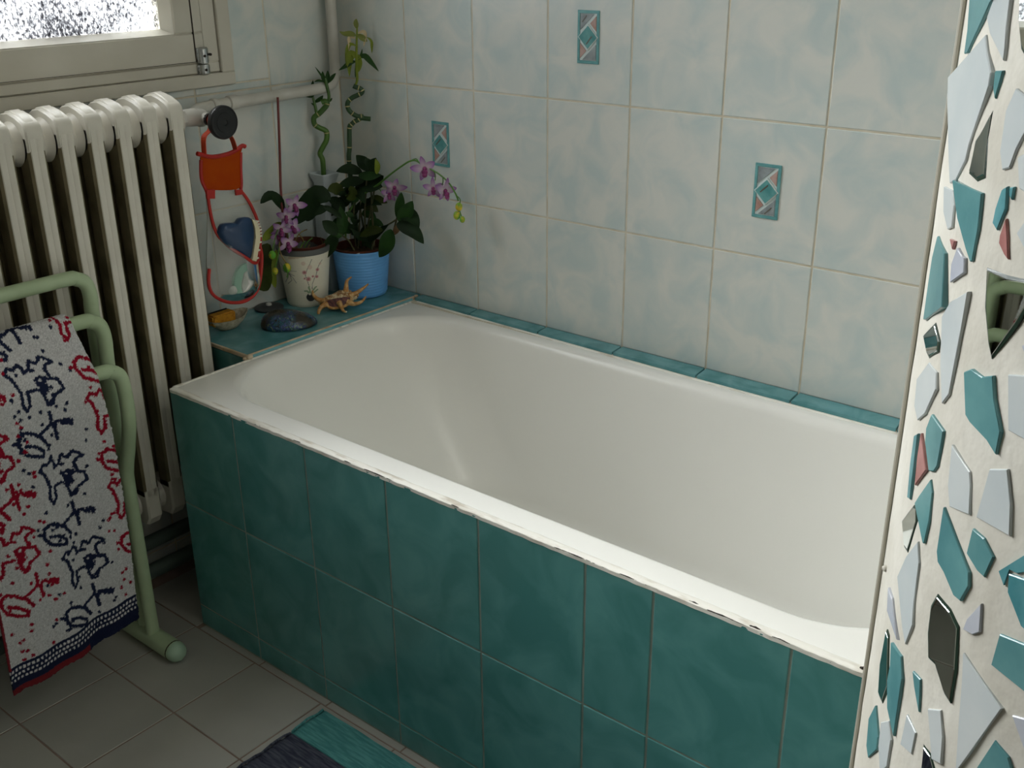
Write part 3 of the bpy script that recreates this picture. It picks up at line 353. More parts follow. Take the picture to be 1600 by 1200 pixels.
for i in range(0, 14):
    for j in range(0, 12):
        x0 = .437+.2*(i-2); y1 = -.729-.2*j + (.007 if j else 0)
        if x0 < XW: x0c = XW
        else: x0c = x0
        x1 = x0+.2
        if x1 < XW+.02: continue
        if x0 > 1.3 and y1 < -1.9: continue
        y0 = -.922-.2*j
        w, h = x1-x0c-G, y1-y0-G
        place('tile', tilemesh('floor_tile', w, h, M_ftile, '+z', .004, .0008), ((x0c+x1)/2, (y0+y1)/2, -.004), floor)
for k in range(8):             # narrow cut tiles along the foot of the bath panel
    x0 = .45+.2*k; place('tile', tilemesh('floor_tile', .2-G, .0145, M_ftile, '+z', .004, .0006), (x0+.1, -.7205, -.004), floor)
for j in range(3):             # tiles under the radiator
    y0 = -.729+.2*j
    place('tile', tilemesh('floor_tile', .2-G, .2-G, M_ftile, '+z', .004, .0008), (.34, y0+.1, -.004), floor)
tag(build('ceiling', MB().box((-.1, -3.2, CEIL), (XR+.2, .25, CEIL+.1)), M_ceil), 'plain white ceiling', kind='structure')
tag(build('wall_right', MB().box((XR, YF-.1, 0), (XR+.1, .2, CEIL)), M_paint), 'plain white wall', kind='structure')
tag(build('wall_front', MB().box((-.1, YF-.1, 0), (XR, YF, CEIL)), M_paint), 'plain white wall', kind='structure')
wb = tag(build('wall_back', MB().box((XW-.3, .0014, 0), (XR, .2, CEIL)), M_grout), 'back wall of pale blue marbled tiles behind the bath', kind='structure')
# back wall tiles: joints measured in the photograph
ZR = [.5568, .8046, 1.0523, 1.300, 1.5477, 1.7954, 2.0431, 2.2908, CEIL]
XJ = [XW]+[.4226+.2*k for k in range(0, 15)]
XJ = [x for x in XJ if x < XR]+[XR]
inset_at = {(1, 1): 0, (3, 2): 1, (5, 1): 2}
def inset(tile, cx, cz, flip):
    """raised geometric decor: frame, diamond and four triangles under white lines"""
    y = -TT*0-.0002; w, h = .0255, .0495; fr = .0058; t = .0022
    f0 = tile_front
    def P(u, v, n=0): return (cx+u, f0-n, cz+v)
    mb = MB()
    for (a, b) in (((-w, -h), (w, -h+fr)), ((-w, h-fr), (w, h)), ((-w, -h+fr), (-w+fr, h-fr)), ((w-fr, -h+fr), (w, h-fr))):
        mb.box((cx+a[0], f0-t, cz+a[1]), (cx+b[0], f0+.001, cz+b[1]), .0006)
    build('inset_frame', mb, M_ins_t, tile)
    iw, ih = w-fr, h-fr
    build('inset_white_line', MB().box((cx-iw, f0-.0009, cz-ih), (cx+iw, f0+.001, cz+ih)), M_ins_w, tile)
    dw, dh = w-.0015, .0245
    build('inset_diamond', MB().prism([P(-dw, 0, .0005), P(0, -dh, .0005), P(dw, 0, .0005), P(0, dh, .0005)], (0, -.0028, 0), .0008), M_ins_w, tile)
    dw2, dh2 = dw-.0024, dh-.0030
    build('inset_diamond', MB().prism([P(-dw2, 0, .003), P(0, -dh2, .003), P(dw2, 0, .003), P(0, dh2, .003)], (0, -.0009, 0), .0003), M_ins_d, tile)
    s = 1
    tri = [([(-iw+.001, ih-.001), (iw-.006, ih-.001), (-iw+.001, .013)], M_ins_g), ([(iw-.001, ih-.004), (iw-.001, .011), (.004, dh+.001)], M_ins_p),
           ([(-iw+.001, -ih+.004), (-iw+.001, -.011), (-.004, -dh-.001)], M_ins_p), ([(iw-.001, -ih+.001), (-iw+.006, -ih+.001), (iw-.001, -.013)], M_ins_g)]
    for pts, m in tri:
        build('inset_triangle', MB().prism([P(u, v, .0008) for u, v in pts], (0, -.0012, 0), .0003), m, tile)
    sx = .008 if flip != 1 else -.004
    a, b = ((-.011, -.002), (.003, .012)) if flip != 1 else ((-.003, -.013), (.010, .002))
    d = V((b[0]-a[0], b[1]-a[1], 0)).normalized(); q = V((-d.y, d.x, 0))*.0012
    build('inset_stroke', MB().prism([P(a[0]-q.x, a[1]-q.y, .0039), P(b[0]-q.x, b[1]-q.y, .0039), P(b[0]+q.x, b[1]+q.y, .0039), P(a[0]+q.x, a[1]+q.y, .0039)], (0, -.0004, 0)), M_ins_b, tile)
    a, b = ((.000, -.041), (.013, -.028)) if flip != 1 else ((-.014, .028), (-.004, .040))
    d = V((b[0]-a[0], b[1]-a[1], 0)).normalized(); q = V((-d.y, d.x, 0))*.0011
    build('inset_stroke', MB().prism([P(a[0]-q.x, a[1]-q.y, .002), P(b[0]-q.x, b[1]-q.y, .002), P(b[0]+q.x, b[1]+q.y, .002), P(a[0]+q.x, a[1]+q.y, .002)], (0, -.0004, 0)), M_ins_b, tile)
tile_front = 0.0
for r in range(len(ZR)-1):
    for c in range(len(XJ)-1):
        x0, x1, z0, z1 = XJ[c], XJ[c+1], ZR[r], ZR[r+1]
        if x1-x0 < .02 or z1-z0 < .02: continue
        t = place('tile', tilemesh('wall_tile', x1-x0-G, z1-z0-G, M_wtile, '-y'), ((x0+x1)/2, TT, (z0+z1)/2), wb)
        if (c, r) in inset_at: inset(t, (x0+x1)/2, (z0+z1)/2, inset_at[(c, r)])
# window wall with its opening
mb = MB()
mb.box((WXO, YF, 0), (XW-.0014, .2, WZ0)).box((WXO, YF, WZ1), (XW-.0014, .2, CEIL)).box((WXO, YF, WZ0), (XW-.0014, WY0, WZ1)).box((WXO, WY1, WZ0), (XW-.0014, .2, WZ1))
wl = tag(build('wall_left', mb, M_grout), 'window wall of pale tiles behind the radiator', kind='structure')
YJ = [0, -.206, -.406, -.606, -.806, -1.006, -1.206, -1.406, -1.606, -1.806, -2.006, -2.206, -2.406, -2.606, -2.806, -3.0]
ZL = [0, .0614, .3091]+ZR
for r in range(len(ZL)-1):
    for c in range(len(YJ)-1):
        y1, y0, z0, z1 = YJ[c], YJ[c+1], ZL[r], ZL[r+1]
        # cut the tiles around the window casing
        cy0, cy1, cz0, cz1 = -1.81, -.306, 1.069, 2.39
        boxes = [(y0, y1, z0, z1)]
        if y0 < cy1 and y1 > cy0 and z0 < cz1 and z1 > cz0:
            boxes = []
            if z0 < cz0: boxes.append((y0, y1, z0, cz0))
            if z1 > cz1: boxes.append((y0, y1, cz1, z1))
            if y1 > cy1: boxes.append((cy1, y1, max(z0, cz0), min(z1, cz1)))
            if y0 < cy0: boxes.append((y0, cy0, max(z0, cz0), min(z1, cz1)))
        for a0, a1, b0, b1 in boxes:
            if a1-a0 < .01 or b1-b0 < .01: continue
            place('tile', tilemesh('wall_tile', a1-a0-G, b1-b0-G, M_wtile, '+x'), (XW-TT, (a0+a1)/2, (b0+b1)/2), wl)

# ---- the window: casing, frame, sash with putty bead, hammered pane, hinge
win = bpy.data.objects.new('window_1', None); COL.objects.link(win); win.location = (XW, -1.06, 1.1); tag(win, 'white painted window with a hammered glass pane', kind='structure')
def rectframe(y0, y1, z0, z1, wy, wz, x0, x1, ch=.002):
    mb = MB()
    mb.box((x0, y0, z0), (x1, y1, z0+wz), ch).box((x0, y0, z1-wz), (x1, y1, z1), ch)
    mb.box((x0, y0, z0+wz), (x1, y0+wy, z1-wz), ch).box((x0, y1-wy, z0+wz), (x1, y1, z1-wz), ch); return mb
build('casing', rectframe(-1.81, -.306, 1.069, 2.39, .033, .027, XW-.005, XW+.012), M_frame, win)
build('frame', rectframe(-1.776, -.340, 1.0975, 2.362, .036, .021, XW-.02, XW+.006), M_frame, win)
build('frame_gap', rectframe(-1.742, -.374, 1.1165, 2.343, .0016, .0016, XW-.02, XW+.004, 0), M_gap, win)
build('sash', rectframe(-1.738, -.377, 1.1195, 2.340, .067, .060, XW-.03, XW+.010, .003), M_frame, win)
build('sash_moulding', rectframe(-1.716, -.399, 1.122, 2.318, .003, .0008, XW-.03, XW+.0108, 0), M_gap, win)
mb = MB()                      # sloping putty bead round the pane
y0, y1, z0, z1 = -1.671, -.444, 1.1795, 2.28
o_ = [(XW+.008, y, z) for y, z in ((y0, z0), (y1, z0), (y1, z1), (y0, z1))]
i_ = [(XW-.012, y, z) for y, z in ((y0+.018, z0+.011), (y1-.018, z0+.011), (y1-.018, z1-.011), (y0+.018, z1-.011))]
b_ = [(XW-.03, y, z) for x, y, z in i_]
c_ = [(XW-.03, y, z) for x, y, z in o_]
mb.rings([c_, o_, i_, b_, c_], False, False)
build('glazing_bead', mb, M_frame, win)
build('pane', MB().box((XW-.018, y0+.003, z0+.003), (XW-.014, y1-.003, z1-.003)), M_pane, win, origin=(XW-.016, -1.06, 1.6))
build('outer_frame', rectframe(-1.76, -.36, 1.10, 2.36, .070, .050, XW-.07, XW-.045), M_frame, win)
hg = build('hinge', MB().tube([(XW+.015, -.386, 1.119), (XW+.015, -.386, 1.148), (XW+.015, -.386, 1.151)], [.0105, .0105, .006], 14).box((XW+.004, -.400, 1.1185), (XW+.015, -.370, 1.150), .003), M_chrome, win, smooth=True)
build('hinge_knuckle', MB().tube([(XW+.015, -.386, 1.096), (XW+.015, -.386, 1.099), (XW+.015, -.386, 1.1165)], [.006, .0105, .0105], 14).box((XW+.004, -.400, 1.0975), (XW+.015, -.370, 1.1165), .003), M_chrome, hg, smooth=True)
mb = MB()
for y, z in ((-.389, 1.134), (-.374, 1.136), (-.389, 1.106)): mb.lathe([(.0001, .0262), (.0028, .026), (.0028, .02)], (XW, y, z), 8, axis=(1, 0, 0))
build('hinge_screw', mb, M_gap, hg)

# ---- teal ledge strip behind the bath
tr1 = tag(build('trim_1', MB().box((.4424, -.046, .50), (2.6, .005, ZS-.0065)), M_grout), 'narrow ledge of teal tiles between bath and back wall', kind='structure')
LJ = [.4424, .6226, .8226, 1.0226, 1.2226, 1.4226, 1.6226, 1.8226, 2.0226, 2.2226, 2.4226]
for a, b in zip(LJ[:-1], LJ[1:]):
    skew = .012                # joints run slightly diagonal, as laid
    y0 = -.030-.014*min(1, (a-.44)/.8); y0b = -.030-.014*min(1, (b-.44)/.8)
    mb = MB().prism([(a+.0015, -.0005, ZS-.0065), (a+.0015+.004, y0, ZS-.0065), (b-.0015+.004, y0b, ZS-.0065), (b-.0015, -.0005, ZS-.0065)], (0, 0, .0065), .0008)
    build('tile', mb, M_teal2, tr1, origin=((a+b)/2, -.02, ZS))

# ================================================================== BATH
TX0, TX1, TY0, TY1, ZRIM = .4424, 1.935, -.7105, -.028, .551
bath = thing('bathtub', 'white enamelled built-in bathtub with sloping end', 'bathtub', (1.18, -.37, 0))
N = 14
rs = []
def ring(x0, x1, y0, y1, r, z): rs.append(rrect(x0, x1, y0, y1, r, z, N))
ring(TX0, TX1, TY0, TY1, .006, .515); ring(TX0, TX1, TY0, TY1, .006, .544); ring(TX0+.002, TX1-.002, TY0+.002, TY1-.002, .008, .5495); ring(TX0+.006, TX1-.006, TY0+.006, TY1-.006, .012, ZRIM)
ring(TX0+.018, TX1-.03, TY0+.035, TY1-.025, .10, ZRIM+.0005)
IX0, IX1, IY0, IY1 = .463, 1.885, -.662, -.064
def inner(t):
    """t 0..1 down the side; returns insets for left,right,front,back and z"""
    return t
prof = [(0, 0), (.004, -.0008), (.009, -.004), (.013, -.009), (.016, -.017)]
for q, dz in prof: ring(IX0+q, IX1-q, IY0+q, IY1-q, .165, ZRIM+dz)
bx0, bx1, by0, by1, zb = .80, 1.80, -.565, -.165, .165
ax0, ax1, ay0, ay1 = IX0+.016, IX1-.016, IY0+.016, IY1-.016
for k in range(1, 15):
    t = k/14; s = t; z = ZRIM-.017-(ZRIM-.017-zb-.055)*t
    e = t**1.0; ee = t**1.25
    ring(ax0+(bx0-.05-ax0)*e, ax1+(bx1+.02-ax1)*e, ay0+(by0-.02-ay0)*ee, ay1+(by1+.02-ay1)*ee, .165-.03*t, z)
for k in range(1, 8):
    a = k/7*pi/2; q = .055*(1-math.cos(a)); z = zb+.055*(1-math.sin(a))
    ring(bx0-.05+q*1.6, bx1+.02-q, by0-.02+q, by1+.02-q, .135-.03*k/7, z)
ring(bx0+.15, bx1-.10, by0+.10, by1-.10, .08, zb-.001); ring(1.25, 1.55, -.40, -.33, .03, zb-.002)
mb = MB().rings(rs, False, True)
mb.f = [f[::-1] for f in mb.f]
tub = build('tub_shell', mb, M_enamel, bath, smooth=True, angle=50)
# sealant between rim and panel: a ragged, cracked bead
def bead(name, a, b, w, h, seed, mm, n=170, parent=bath, rag=1.):
    a, b = V(a), V(b); d = (b-a).normalized(); side = V((d.y, -d.x, 0)); rs = []
    for i in range(n+1):
        p = a.lerp(b, i/n); k = noise.noise(V((i*.21, seed, 0))); k2 = noise.noise(V((i*.47, seed+9, 0)))
        ww = w*(1+.45*rag*k); hh = h*(1+.5*rag*k2); off = side*(w*.35*rag*k2)
        rs.append([p+off+side*ww*math.cos(g)+V((0, 0, 1))*max(-.002, hh*math.sin(g)) for g in [pi*j/6 for j in range(7)]]+[p-side*ww+V((0, 0, -.006)), p+side*ww+V((0, 0, -.006))][::1])
    return build(name, MB().rings(rs), mm, parent, smooth=True)
tag(bead('sealant_bead', (.447, -.7085, .5500), (1.93, -.7085, .5500), .0072, .0020, 1.3, M_seal, n=420, rag=.45), 'cracked and yellowed white sealant along the front edge')
tag(bead('sealant_bead', (.4465, -.706, .551), (.4465, -.03, .551), .004, .0018, 5.3, M_seal, 80), 'thin sealant along the left end')
bead('sealant_bead', (.46, -.033, .5515), (1.2, -.048, .5515), .0045, .002, 8.3, M_seal, 80); bead('sealant_bead', (1.2, -.048, .5515), (1.93, -.048, .5515), .0045, .002, 2.3, M_seal, 80)
for x, l, w, dz in ((.72, .03, .0006, 0), (.83, .05, .0007, 0), (.95, .04, .0008, 0), (1.02, .07, .0009, 0), (1.19, .05, .0007, 0), (1.42, .10, .0009, 0), (1.51, .06, .0008, 0), (1.612, .022, .0013, .001), (1.655, .06, .0010, 0), (1.70, .020, .0018, .001), (1.735, .03, .0008, 0), (1.838, .007, .0026, .003)):
    pts = [(x+l*(q-.5), -.7152-.0006*noise.noise(V((x*40, q*9, 0)))+dz*2, .5497+.0008*(1-abs(q-.5)*2)+dz*.6) for q in (0, .17, .33, .5, .67, .83, 1)]
    tag(build('crack', MB().tube(pts, [w*.3, w*.8, w*.7, w, w*.8, w*.6, w*.3], 6), M_gap, bath), 'dark crack or chip in the front sealant')

# tiled panel in front of the bath
panel = thing('bath_surround', 'dark teal tiled panel closing the front of the bathtub', 'panel', (1.18, -.70, 0))
build('backing', MB().box((TX0+.002, -.7138, 0), (2.05, -.66, .545)), M_agrout, panel)
AX = [.4424, .6383, .8383, 1.0383, 1.2383, 1.4383, 1.551, 1.751, 1.951, 2.05]; AZ = [0.002, .0515, .2985, .5495]
for a, b in zip(AX[:-1], AX[1:]):
    for c, d in zip(AZ[:-1], AZ[1:]):
        place('tile', tilemesh('panel_tile', b-a-.0035, d-c-.003, M_teal, '-y', .006), ((a+b)/2, -.709, (c+d)/2), panel)
tag(build('trim_2', MB().box((TX0+.004, -.655, 0), (TX0+.03, -.04, .51)), M_agrout), 'rough end wall under the head of the bath', kind='structure')
# teal shelf at the head of the bath
shelf = thing('tiled_shelf', 'teal tiled shelf at the head of the bath holding plants and shells', 'shelf', (.32, -.26, 0))
build('backing', MB().box((XW, -.5155, 0), (.4384, -.0, ZS-.0065)), M_sgrout, shelf)
build('tile', MB().box((XW+.001, -.5185, ZS-.0065), (.4385, -.001, ZS), .0008), M_teal2, shelf, origin=(.32, -.26, ZS))
place('tile', tilemesh('shelf_tile', .232, .245, M_teal, '-y', .006), (.319, -.5155, .426), shelf)
tag(build('edge_tile', MB().box((.4384, -.514, .5445), (.4432, -.033, ZS-.0012), .0005), mat('light_teal_edge', rgb('7fb3b8'), .25, rgb('6aa3aa'), scale=20), shelf, origin=(.44, -.26, ZS)), 'paler teal edge strip')
bead('edge_grout', (.4385, -.522, ZS-.0006), (.4385, -.012, ZS-.0006), .0028, .0016, 4.1, M_sgrout, 60, shelf, .5)
bead('edge_grout', (XW+.003, -.5205, ZS-.0012), (.440, -.5205, ZS-.0012), .0028, .0018, 6.1, M_sgrout, 40, shelf, .5)
for c_, r__ in (((.4425, -.519, .556), .008), ((.438, -.526, .553), .006), ((.441, -.020, .559), .005)): build('grout_lump', MB().ball(c_, r__, 8, (.9, 1.1, .7)), M_sgrout, shelf, smooth=True)

# ================================================================== RADIATOR
RX0, RX1 = .235, .345; PITCH_ = .0577; SW = .033
rad = thing('radiator', 'old white cast-iron column radiator under the window', 'radiator', (.29, -.9, 0))
def section_mesh():
    mb = MB(); h = SW/2
    def col(mb, x0, x1, w, g):
        # rounded column with a shallow groove line down its face
        poly = [(x0, -w*.55), (x0+g, -w), (x1-g, -w), (x1-.0015, -w*.74), (x1, -w*.66), (x1, -w*.12), (x1-.0012, 0), (x1, w*.12), (x1, w*.66), (x1-.0015, w*.74), (x1-g, w), (x0+g, w), (x0, w*.55)]
        mb.prism([(x, y, .285) for x, y in poly], (0, 0, .755))
    col(mb, .303, RX1, h, .006)
    def head(pts, w, ch):
        mb.prism([(x, -w, z) for x, z in pts], (0, 2*w, 0), ch)
    top = [(RX0, 1.000), (RX1-.012, 1.000), (RX1-.001, 1.020), (RX1, 1.052), (RX1-.002, 1.0605), (RX1-.009, 1.0675), (RX1-.030, 1.0765), (.29, 1.082), (RX0+.030, 1.0775), (RX0+.012, 1.067), (RX0, 1.05)]
    head(top, h, .003); head([(x+(.29-x)*.08, z+.0030) for x, z in top[3:10]]+[(RX0+.012, 1.03), (RX1-.012, 1.03)], h*.55, .002)
    bot = [(RX0, .30), (RX0, .235), (RX0+.012, .217), (.29, .211), (RX1-.012, .217), (RX1, .235), (RX1, .30)]
    head(bot, h, .004)
    hub = lambda zc, r: [(r*.80, -PITCH_/2-.001), (r*.86, -.024), (r, -h), (r, h), (r*.86, .024), (r*.80, PITCH_/2+.001)]
    mb.lathe(hub(0, .040), (.294, 0, 1.027), 28, axis=(0, 1, 0)); mb.lathe(hub(0, .032), (.291, 0, .258), 22, axis=(0, 1, 0))
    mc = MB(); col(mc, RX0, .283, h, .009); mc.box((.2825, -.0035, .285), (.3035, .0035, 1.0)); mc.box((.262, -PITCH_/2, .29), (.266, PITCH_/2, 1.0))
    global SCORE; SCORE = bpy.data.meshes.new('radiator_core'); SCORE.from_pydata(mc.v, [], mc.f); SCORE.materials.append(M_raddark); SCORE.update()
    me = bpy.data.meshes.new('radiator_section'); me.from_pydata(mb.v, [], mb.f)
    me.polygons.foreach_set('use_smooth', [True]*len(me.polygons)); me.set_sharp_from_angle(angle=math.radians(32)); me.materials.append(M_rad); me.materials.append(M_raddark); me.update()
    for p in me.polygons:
        if abs(p.normal.y) > .6 and .3 < p.center.z < .995 and p.area > .003: p.material_index = 1  # side faces in the slots: grime plus painted shade
    return me
sm = section_mesh()
RY0 = -.5535
for k in range(13):
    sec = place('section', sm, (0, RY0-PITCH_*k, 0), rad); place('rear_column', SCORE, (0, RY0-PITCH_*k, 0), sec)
mb = MB()
for k in (0, 12):
    y = RY0-PITCH_*k; mb.tube([(.291, y, .225), (.291, y, .05), (.291, y, .0)], [.013, .011, .016], 10)
build('leg', MB().tube([(.305, RY0-PITCH_, .222), (.308, RY0-PITCH_, .05), (.309, RY0-PITCH_, .0)], [.015, .012, .018], 10), M_rad, rad, smooth=True)
build('leg', MB().tube([(.305, RY0-PITCH_*11, .222), (.308, RY0-PITCH_*11, .05), (.309, RY0-PITCH_*11, .0)], [.015, .012, .018], 10), M_rad, rad, smooth=True)
# valve with round hand knob at the end of the radiator
vy = -.463
val = build('valve', MB().tube([(.291, -.538, 1.028), (.291, -.512, 1.028)], .0165, 16).tube([(.291, -.520, 1.028), (.291, -.508, 1.028)], .022, 6)
      .tube([(.291, -.512, 1.028), (.291, -.486, 1.027), (.291, vy, 1.0235)], [.016, .018, .017], 16, 4).ball((.291, vy, 1.0235), .0185, 14)
      .tube([(.291, vy, 1.0235), (.318, vy+.002, 1.022)], .0125, 14), M_pipe, rad, smooth=True)
build('spindle', MB().tube([(.315, vy+.002, 1.022), (.322, vy+.002, 1.022)], .013, 12).tube([(.320, vy+.002, 1.022), (.352, vy+.004, 1.0205)], .009, 12), M_black, val, smooth=True)
build('knob', MB().lathe([(.006, -.014), (.024, -.010), (.031, -.004), (.0335, .002), (.0335, .009), (.0315, .012), (.029, .0125), (.0285, .0118), (.02, .0116), (.0195, .0124), (.006, .0124), (.0055, .0112), (.0001, .0112)], (.352, vy+.005, 1.0200), 36, axis=(1, .02, -.02)), M_black, rad, smooth=True, angle=30)
# pipes
pp = thing('heating_pipe', 'white painted heating pipe running to the corner and up it', 'pipe', (.235, -.2, 1.03))
PX = .232
build('pipe', MB().tube([(.291, vy, 1.0255), (.265, vy+.006, 1.028), (.245, vy+.026, 1.031), (PX, vy+.06, 1.033), (PX, -.30, 1.0345), (PX, -.12, 1.037), (PX, -.075, 1.0385), (PX, -.055, 1.045), (PX, -.043, 1.060), (PX, -.040, 1.085), (PX, -.040, 1.3), (PX, -.040, 2.0), (PX, -.040, CEIL)], .0125, 14, 5), M_pipe, pp, smooth=True)
build('coupling', MB().lathe([(.0125, -.012), (.0155, -.010), (.0155, .010), (.0125, .012)], (PX, -.338, 1.0343), 16, axis=(0, 1, .01)), M_pipe, pp, smooth=True)
build('coupling', MB().lathe([(.013, -.006), (.015, -.004), (.015, .004), (.013, .006)], (PX, -.385, 1.0335), 16, axis=(0, 1, .01)), M_pipe, pp, smooth=True)
dp = tag(build('floor_pipe', MB().tube([(.30, -1.75, .155), (.30, -.56, .155)], .016, 12), M_dpipe, None, smooth=True, origin=(.3, -1.1, .155)), 'upper dark heating pipe running low under the radiator', 'pipe', 'dark pipes under the radiator')
dp = tag(build('floor_pipe', MB().tube([(.315, -1.75, .095), (.315, -.56, .095)], .017, 12), M_dpipe, None, smooth=True, origin=(.3, -1.1, .095)), 'lower dark heating pipe just above the floor under the radiator', 'pipe', 'dark pipes under the radiator')

# ================================================================== MOSAIC COLUMN
cx, cy, cr_ = D['col']
colm = thing('mosaic_column', 'white plaster column set with broken teal, pale blue and mirror pieces', 'column', (cx, cy, 0))
NT, NZ = 300, 330
mb = MB(); vs = []
for i in range(NZ+1):
    z = CEIL*i/NZ
    for j in range(NT):
        a = 2*pi*j/NT; P = V((math.cos(a)*1.7, math.sin(a)*1.7, z*6))
        d = .0007*noise.noise(P*2.2)+.0005*noise.noise(P*7)-.0010
        vs.append((cx+(cr_+d)*math.cos(a), cy+(cr_+d)*math.sin(a), z))
fs = [(i*NT+j, i*NT+(j+1) % NT, (i+1)*NT+(j+1) % NT, (i+1)*NT+j) for i in range(NZ) for j in range(NT)]
mb.add(vs, fs)
build('plaster', mb, M_plaster, colm, smooth=True, angle=0)
SH = {'T': ('teal_shard', M_shT), 'W': ('pale_shard', M_shW), 'G': ('pale_shard', M_shG), 'P': ('pink_shard', M_shP), 'D': ('teal_shard', M_shD), 'M': ('mirror_shard', M_mirror)}
def shard(kind, pts):
    P = [V((cx+cr_*math.cos(t), cy+cr_*math.sin(t), z)) for t, z in zip(pts[0::2], pts[1::2])]
    c = sum(P, V())/len(P); rad_ = V((c.x-cx, c.y-cy, 0)).normalized()
    # best flat plane close to the surface tangent, lifted so that it stands proud
    tan = V((-rad_.y, rad_.x, 0))
    tilt = random.uniform(-.03, .03)
    n = (rad_+V((0, 0, 1))*tilt*(0 if kind == 'M' else .5)).normalized()
    if kind == 'M' and len(P) == 8 and max(p.z for p in P)-min(p.z for p in P) > .03 and 1.15 < c.z < 1.25: n = V((math.cos(math.radians(-135.6)), math.sin(math.radians(-135.6)), 0))
    h = (c-V((cx, cy, c.z))).dot(rad_); lift = cr_+(.0022 if kind != 'M' else .0004)-h*1.0
    base = c+rad_*((cr_-h)*.75-.0004)
    Q = []
    for p in P:
        u = (p-base).dot(tan); w = p.z-base.z
        Q.append(base+tan*u+V((0, 0, w))-n*(tan*u+V((0, 0, w))).dot(n))
    e = .0008 if kind != 'M' else .0004
    ang = sum((Q[i]-base).cross(Q[(i+1) % len(Q)]-base).dot(n) for i in range(len(Q)))
    if ang < 0: Q = Q[::-1]
    cc = sum(Q, V())/len(Q)
    R0 = [q-n*.009 for q in Q]; R1 = [q+n*(e-.0005) for q in Q]; R2 = [q+(cc-q).normalized()*.0006+n*e for q in Q]
    nm, m = SH[kind]
    ob = build(nm, MB().rings([R0, R1, R2]), m, colm, origin=c)
    if kind == 'M':            # dark green cut edge of the glass
        E0 = [q+(q-cc).normalized()*.0016-n*.008 for q in Q]; E1 = [q+(q-cc).normalized()*.0016+n*(e-.0007) for q in Q]; E2 = [q+n*(e-.0003) for q in Q]
        build('glass_edge', MB().rings([E0, E1, E2]), M_gedge, ob)
    return ob
for kind, pts in D['mosaic']: shard(kind, pts)
th_t = math.atan2(-math.sin(math.radians(17.3)), -math.cos(math.radians(17.3)))
build('edge_bead', MB().tube([(cx+(cr_+.0005)*math.cos(th_t+.02), cy+(cr_+.0005)*math.sin(th_t+.02), z) for z in np.linspace(0, CEIL, 12)], .0016, 8), M_frame, colm, smooth=True)
for k in range(46):            # crumbs of plaster left standing between the pieces
    th = random.uniform(-2.75, -1.75); z = random.uniform(.55, 1.5); s_ = random.uniform(.0022, .0045)
    if all(((th-q)*cr_)**2+(z-zz)**2 > .013**2 for _, p in D['mosaic'] for q, zz in [(sum(p[0::2])/len(p[0::2]), sum(p[1::2])/len(p[1::2]))]+list(zip(p[0::2], p[1::2]))):
        build('plaster_lump', MB().ball((cx+(cr_-.001)*math.cos(th), cy+(cr_-.001)*math.sin(th), z), s_, 8, (1, 1, random.uniform(.7, 1.5))), M_plaster, colm, smooth=True)
# further shards round the sides that this view does not reach
ths = [p[0] for _, p in D['mosaic']]
for k in range(90):
    side = random.choice((0, 1))
    th = random.uniform(-2.55, -.3) if True else 0
    z = random.uniform(.05, 2.4)
    vis = (-3.6 < th < -1.95) and (.45 < z < 1.5)
    ok = all(((th-t)*cr_)**2*1.6+(z-zz)**2 > .075**2 for _, p in D['mosaic'] for t, zz in zip(p[0::2], p[1::2])) and not vis
    if not ok: continue
    w = random.uniform(.012, .026); h = random.uniform(.022, .05); n = random.choice((4, 5, 6)); a0 = random.random()*6
    pts = []
    for i in range(n):
        a = a0+2*pi*i/n; pts += [th+w*random.uniform(.7, 1.1)*math.cos(a)/cr_, z+h*random.uniform(.7, 1.1)*math.sin(a)]
    D['mosaic'].append(['X', pts]); shard(random.choice('TTWWGDM'), pts)

# ================================================================== TOWEL RACK AND TOWEL
rack = thing('towel_rack', 'pale green tubular towel rack with three stepped rails', 'towel rack', (.40, -1.1, 0))
RL = -1.60
def hoop(x, ztop, yr, xb, ybase, kink=None, r=.0135):
    c = .045
    def side(y0, s):   # from rail down to the foot
        pts = [(x, y0-s*c*1.0, ztop), (x, y0-s*c*.5, ztop-.004), (x, y0-s*c*.13, ztop-c*.35), (x, y0, ztop-c)]
        if kink: pts += [(x-.001, y0, ztop-.105), (x-.018, y0, ztop-.165), (xb+.006, y0, ztop-.215), (xb, y0, ztop-.26)]
        else: pts += [(x-.006, y0, ztop-.12)]
        return pts+[(xb, y0, .20), (xb, y0, .024)]
    R_ = side(yr, 1); L_ = side(RL-(yr+.82), -1)
    mid = [(x, yr-.2, ztop), (x, (yr+RL)/2, ztop), (x, RL+.2, ztop)]
    return MB().tube(L_[::-1]+mid[::-1]+R_, r, 14, 5)
build('rail', hoop(.385, .795, -.812, .368, 0), M_rack, rack, smooth=True)
build('rail', hoop(.425, .724, -.820, .398, 0), M_rack, rack, smooth=True)
build('rail', hoop(.476, .640, -.826, .434, 0, kink=1), M_rack, rack, smooth=True)
for y, s in ((-.824, 1), (RL+.004, -1)):
    ft = build('foot', MB().tube([(.300, y, .0225), (.505, y, .0225)], .0215, 16), M_rack, rack, smooth=True)
    build('end_cap', MB().ball((.507, y, .0225), .0215, 14), M_rackcap, ft, smooth=True)
    build('end_cap', MB().ball((.298, y, .0225), .0215, 14), M_rackcap, ft, smooth=True)
    build('cap_joint', MB().lathe([(.0219, -.0012), (.0219, .0012)], (.502, y, .0225), 20, axis=(1, 0, 0)), M_gap, ft)

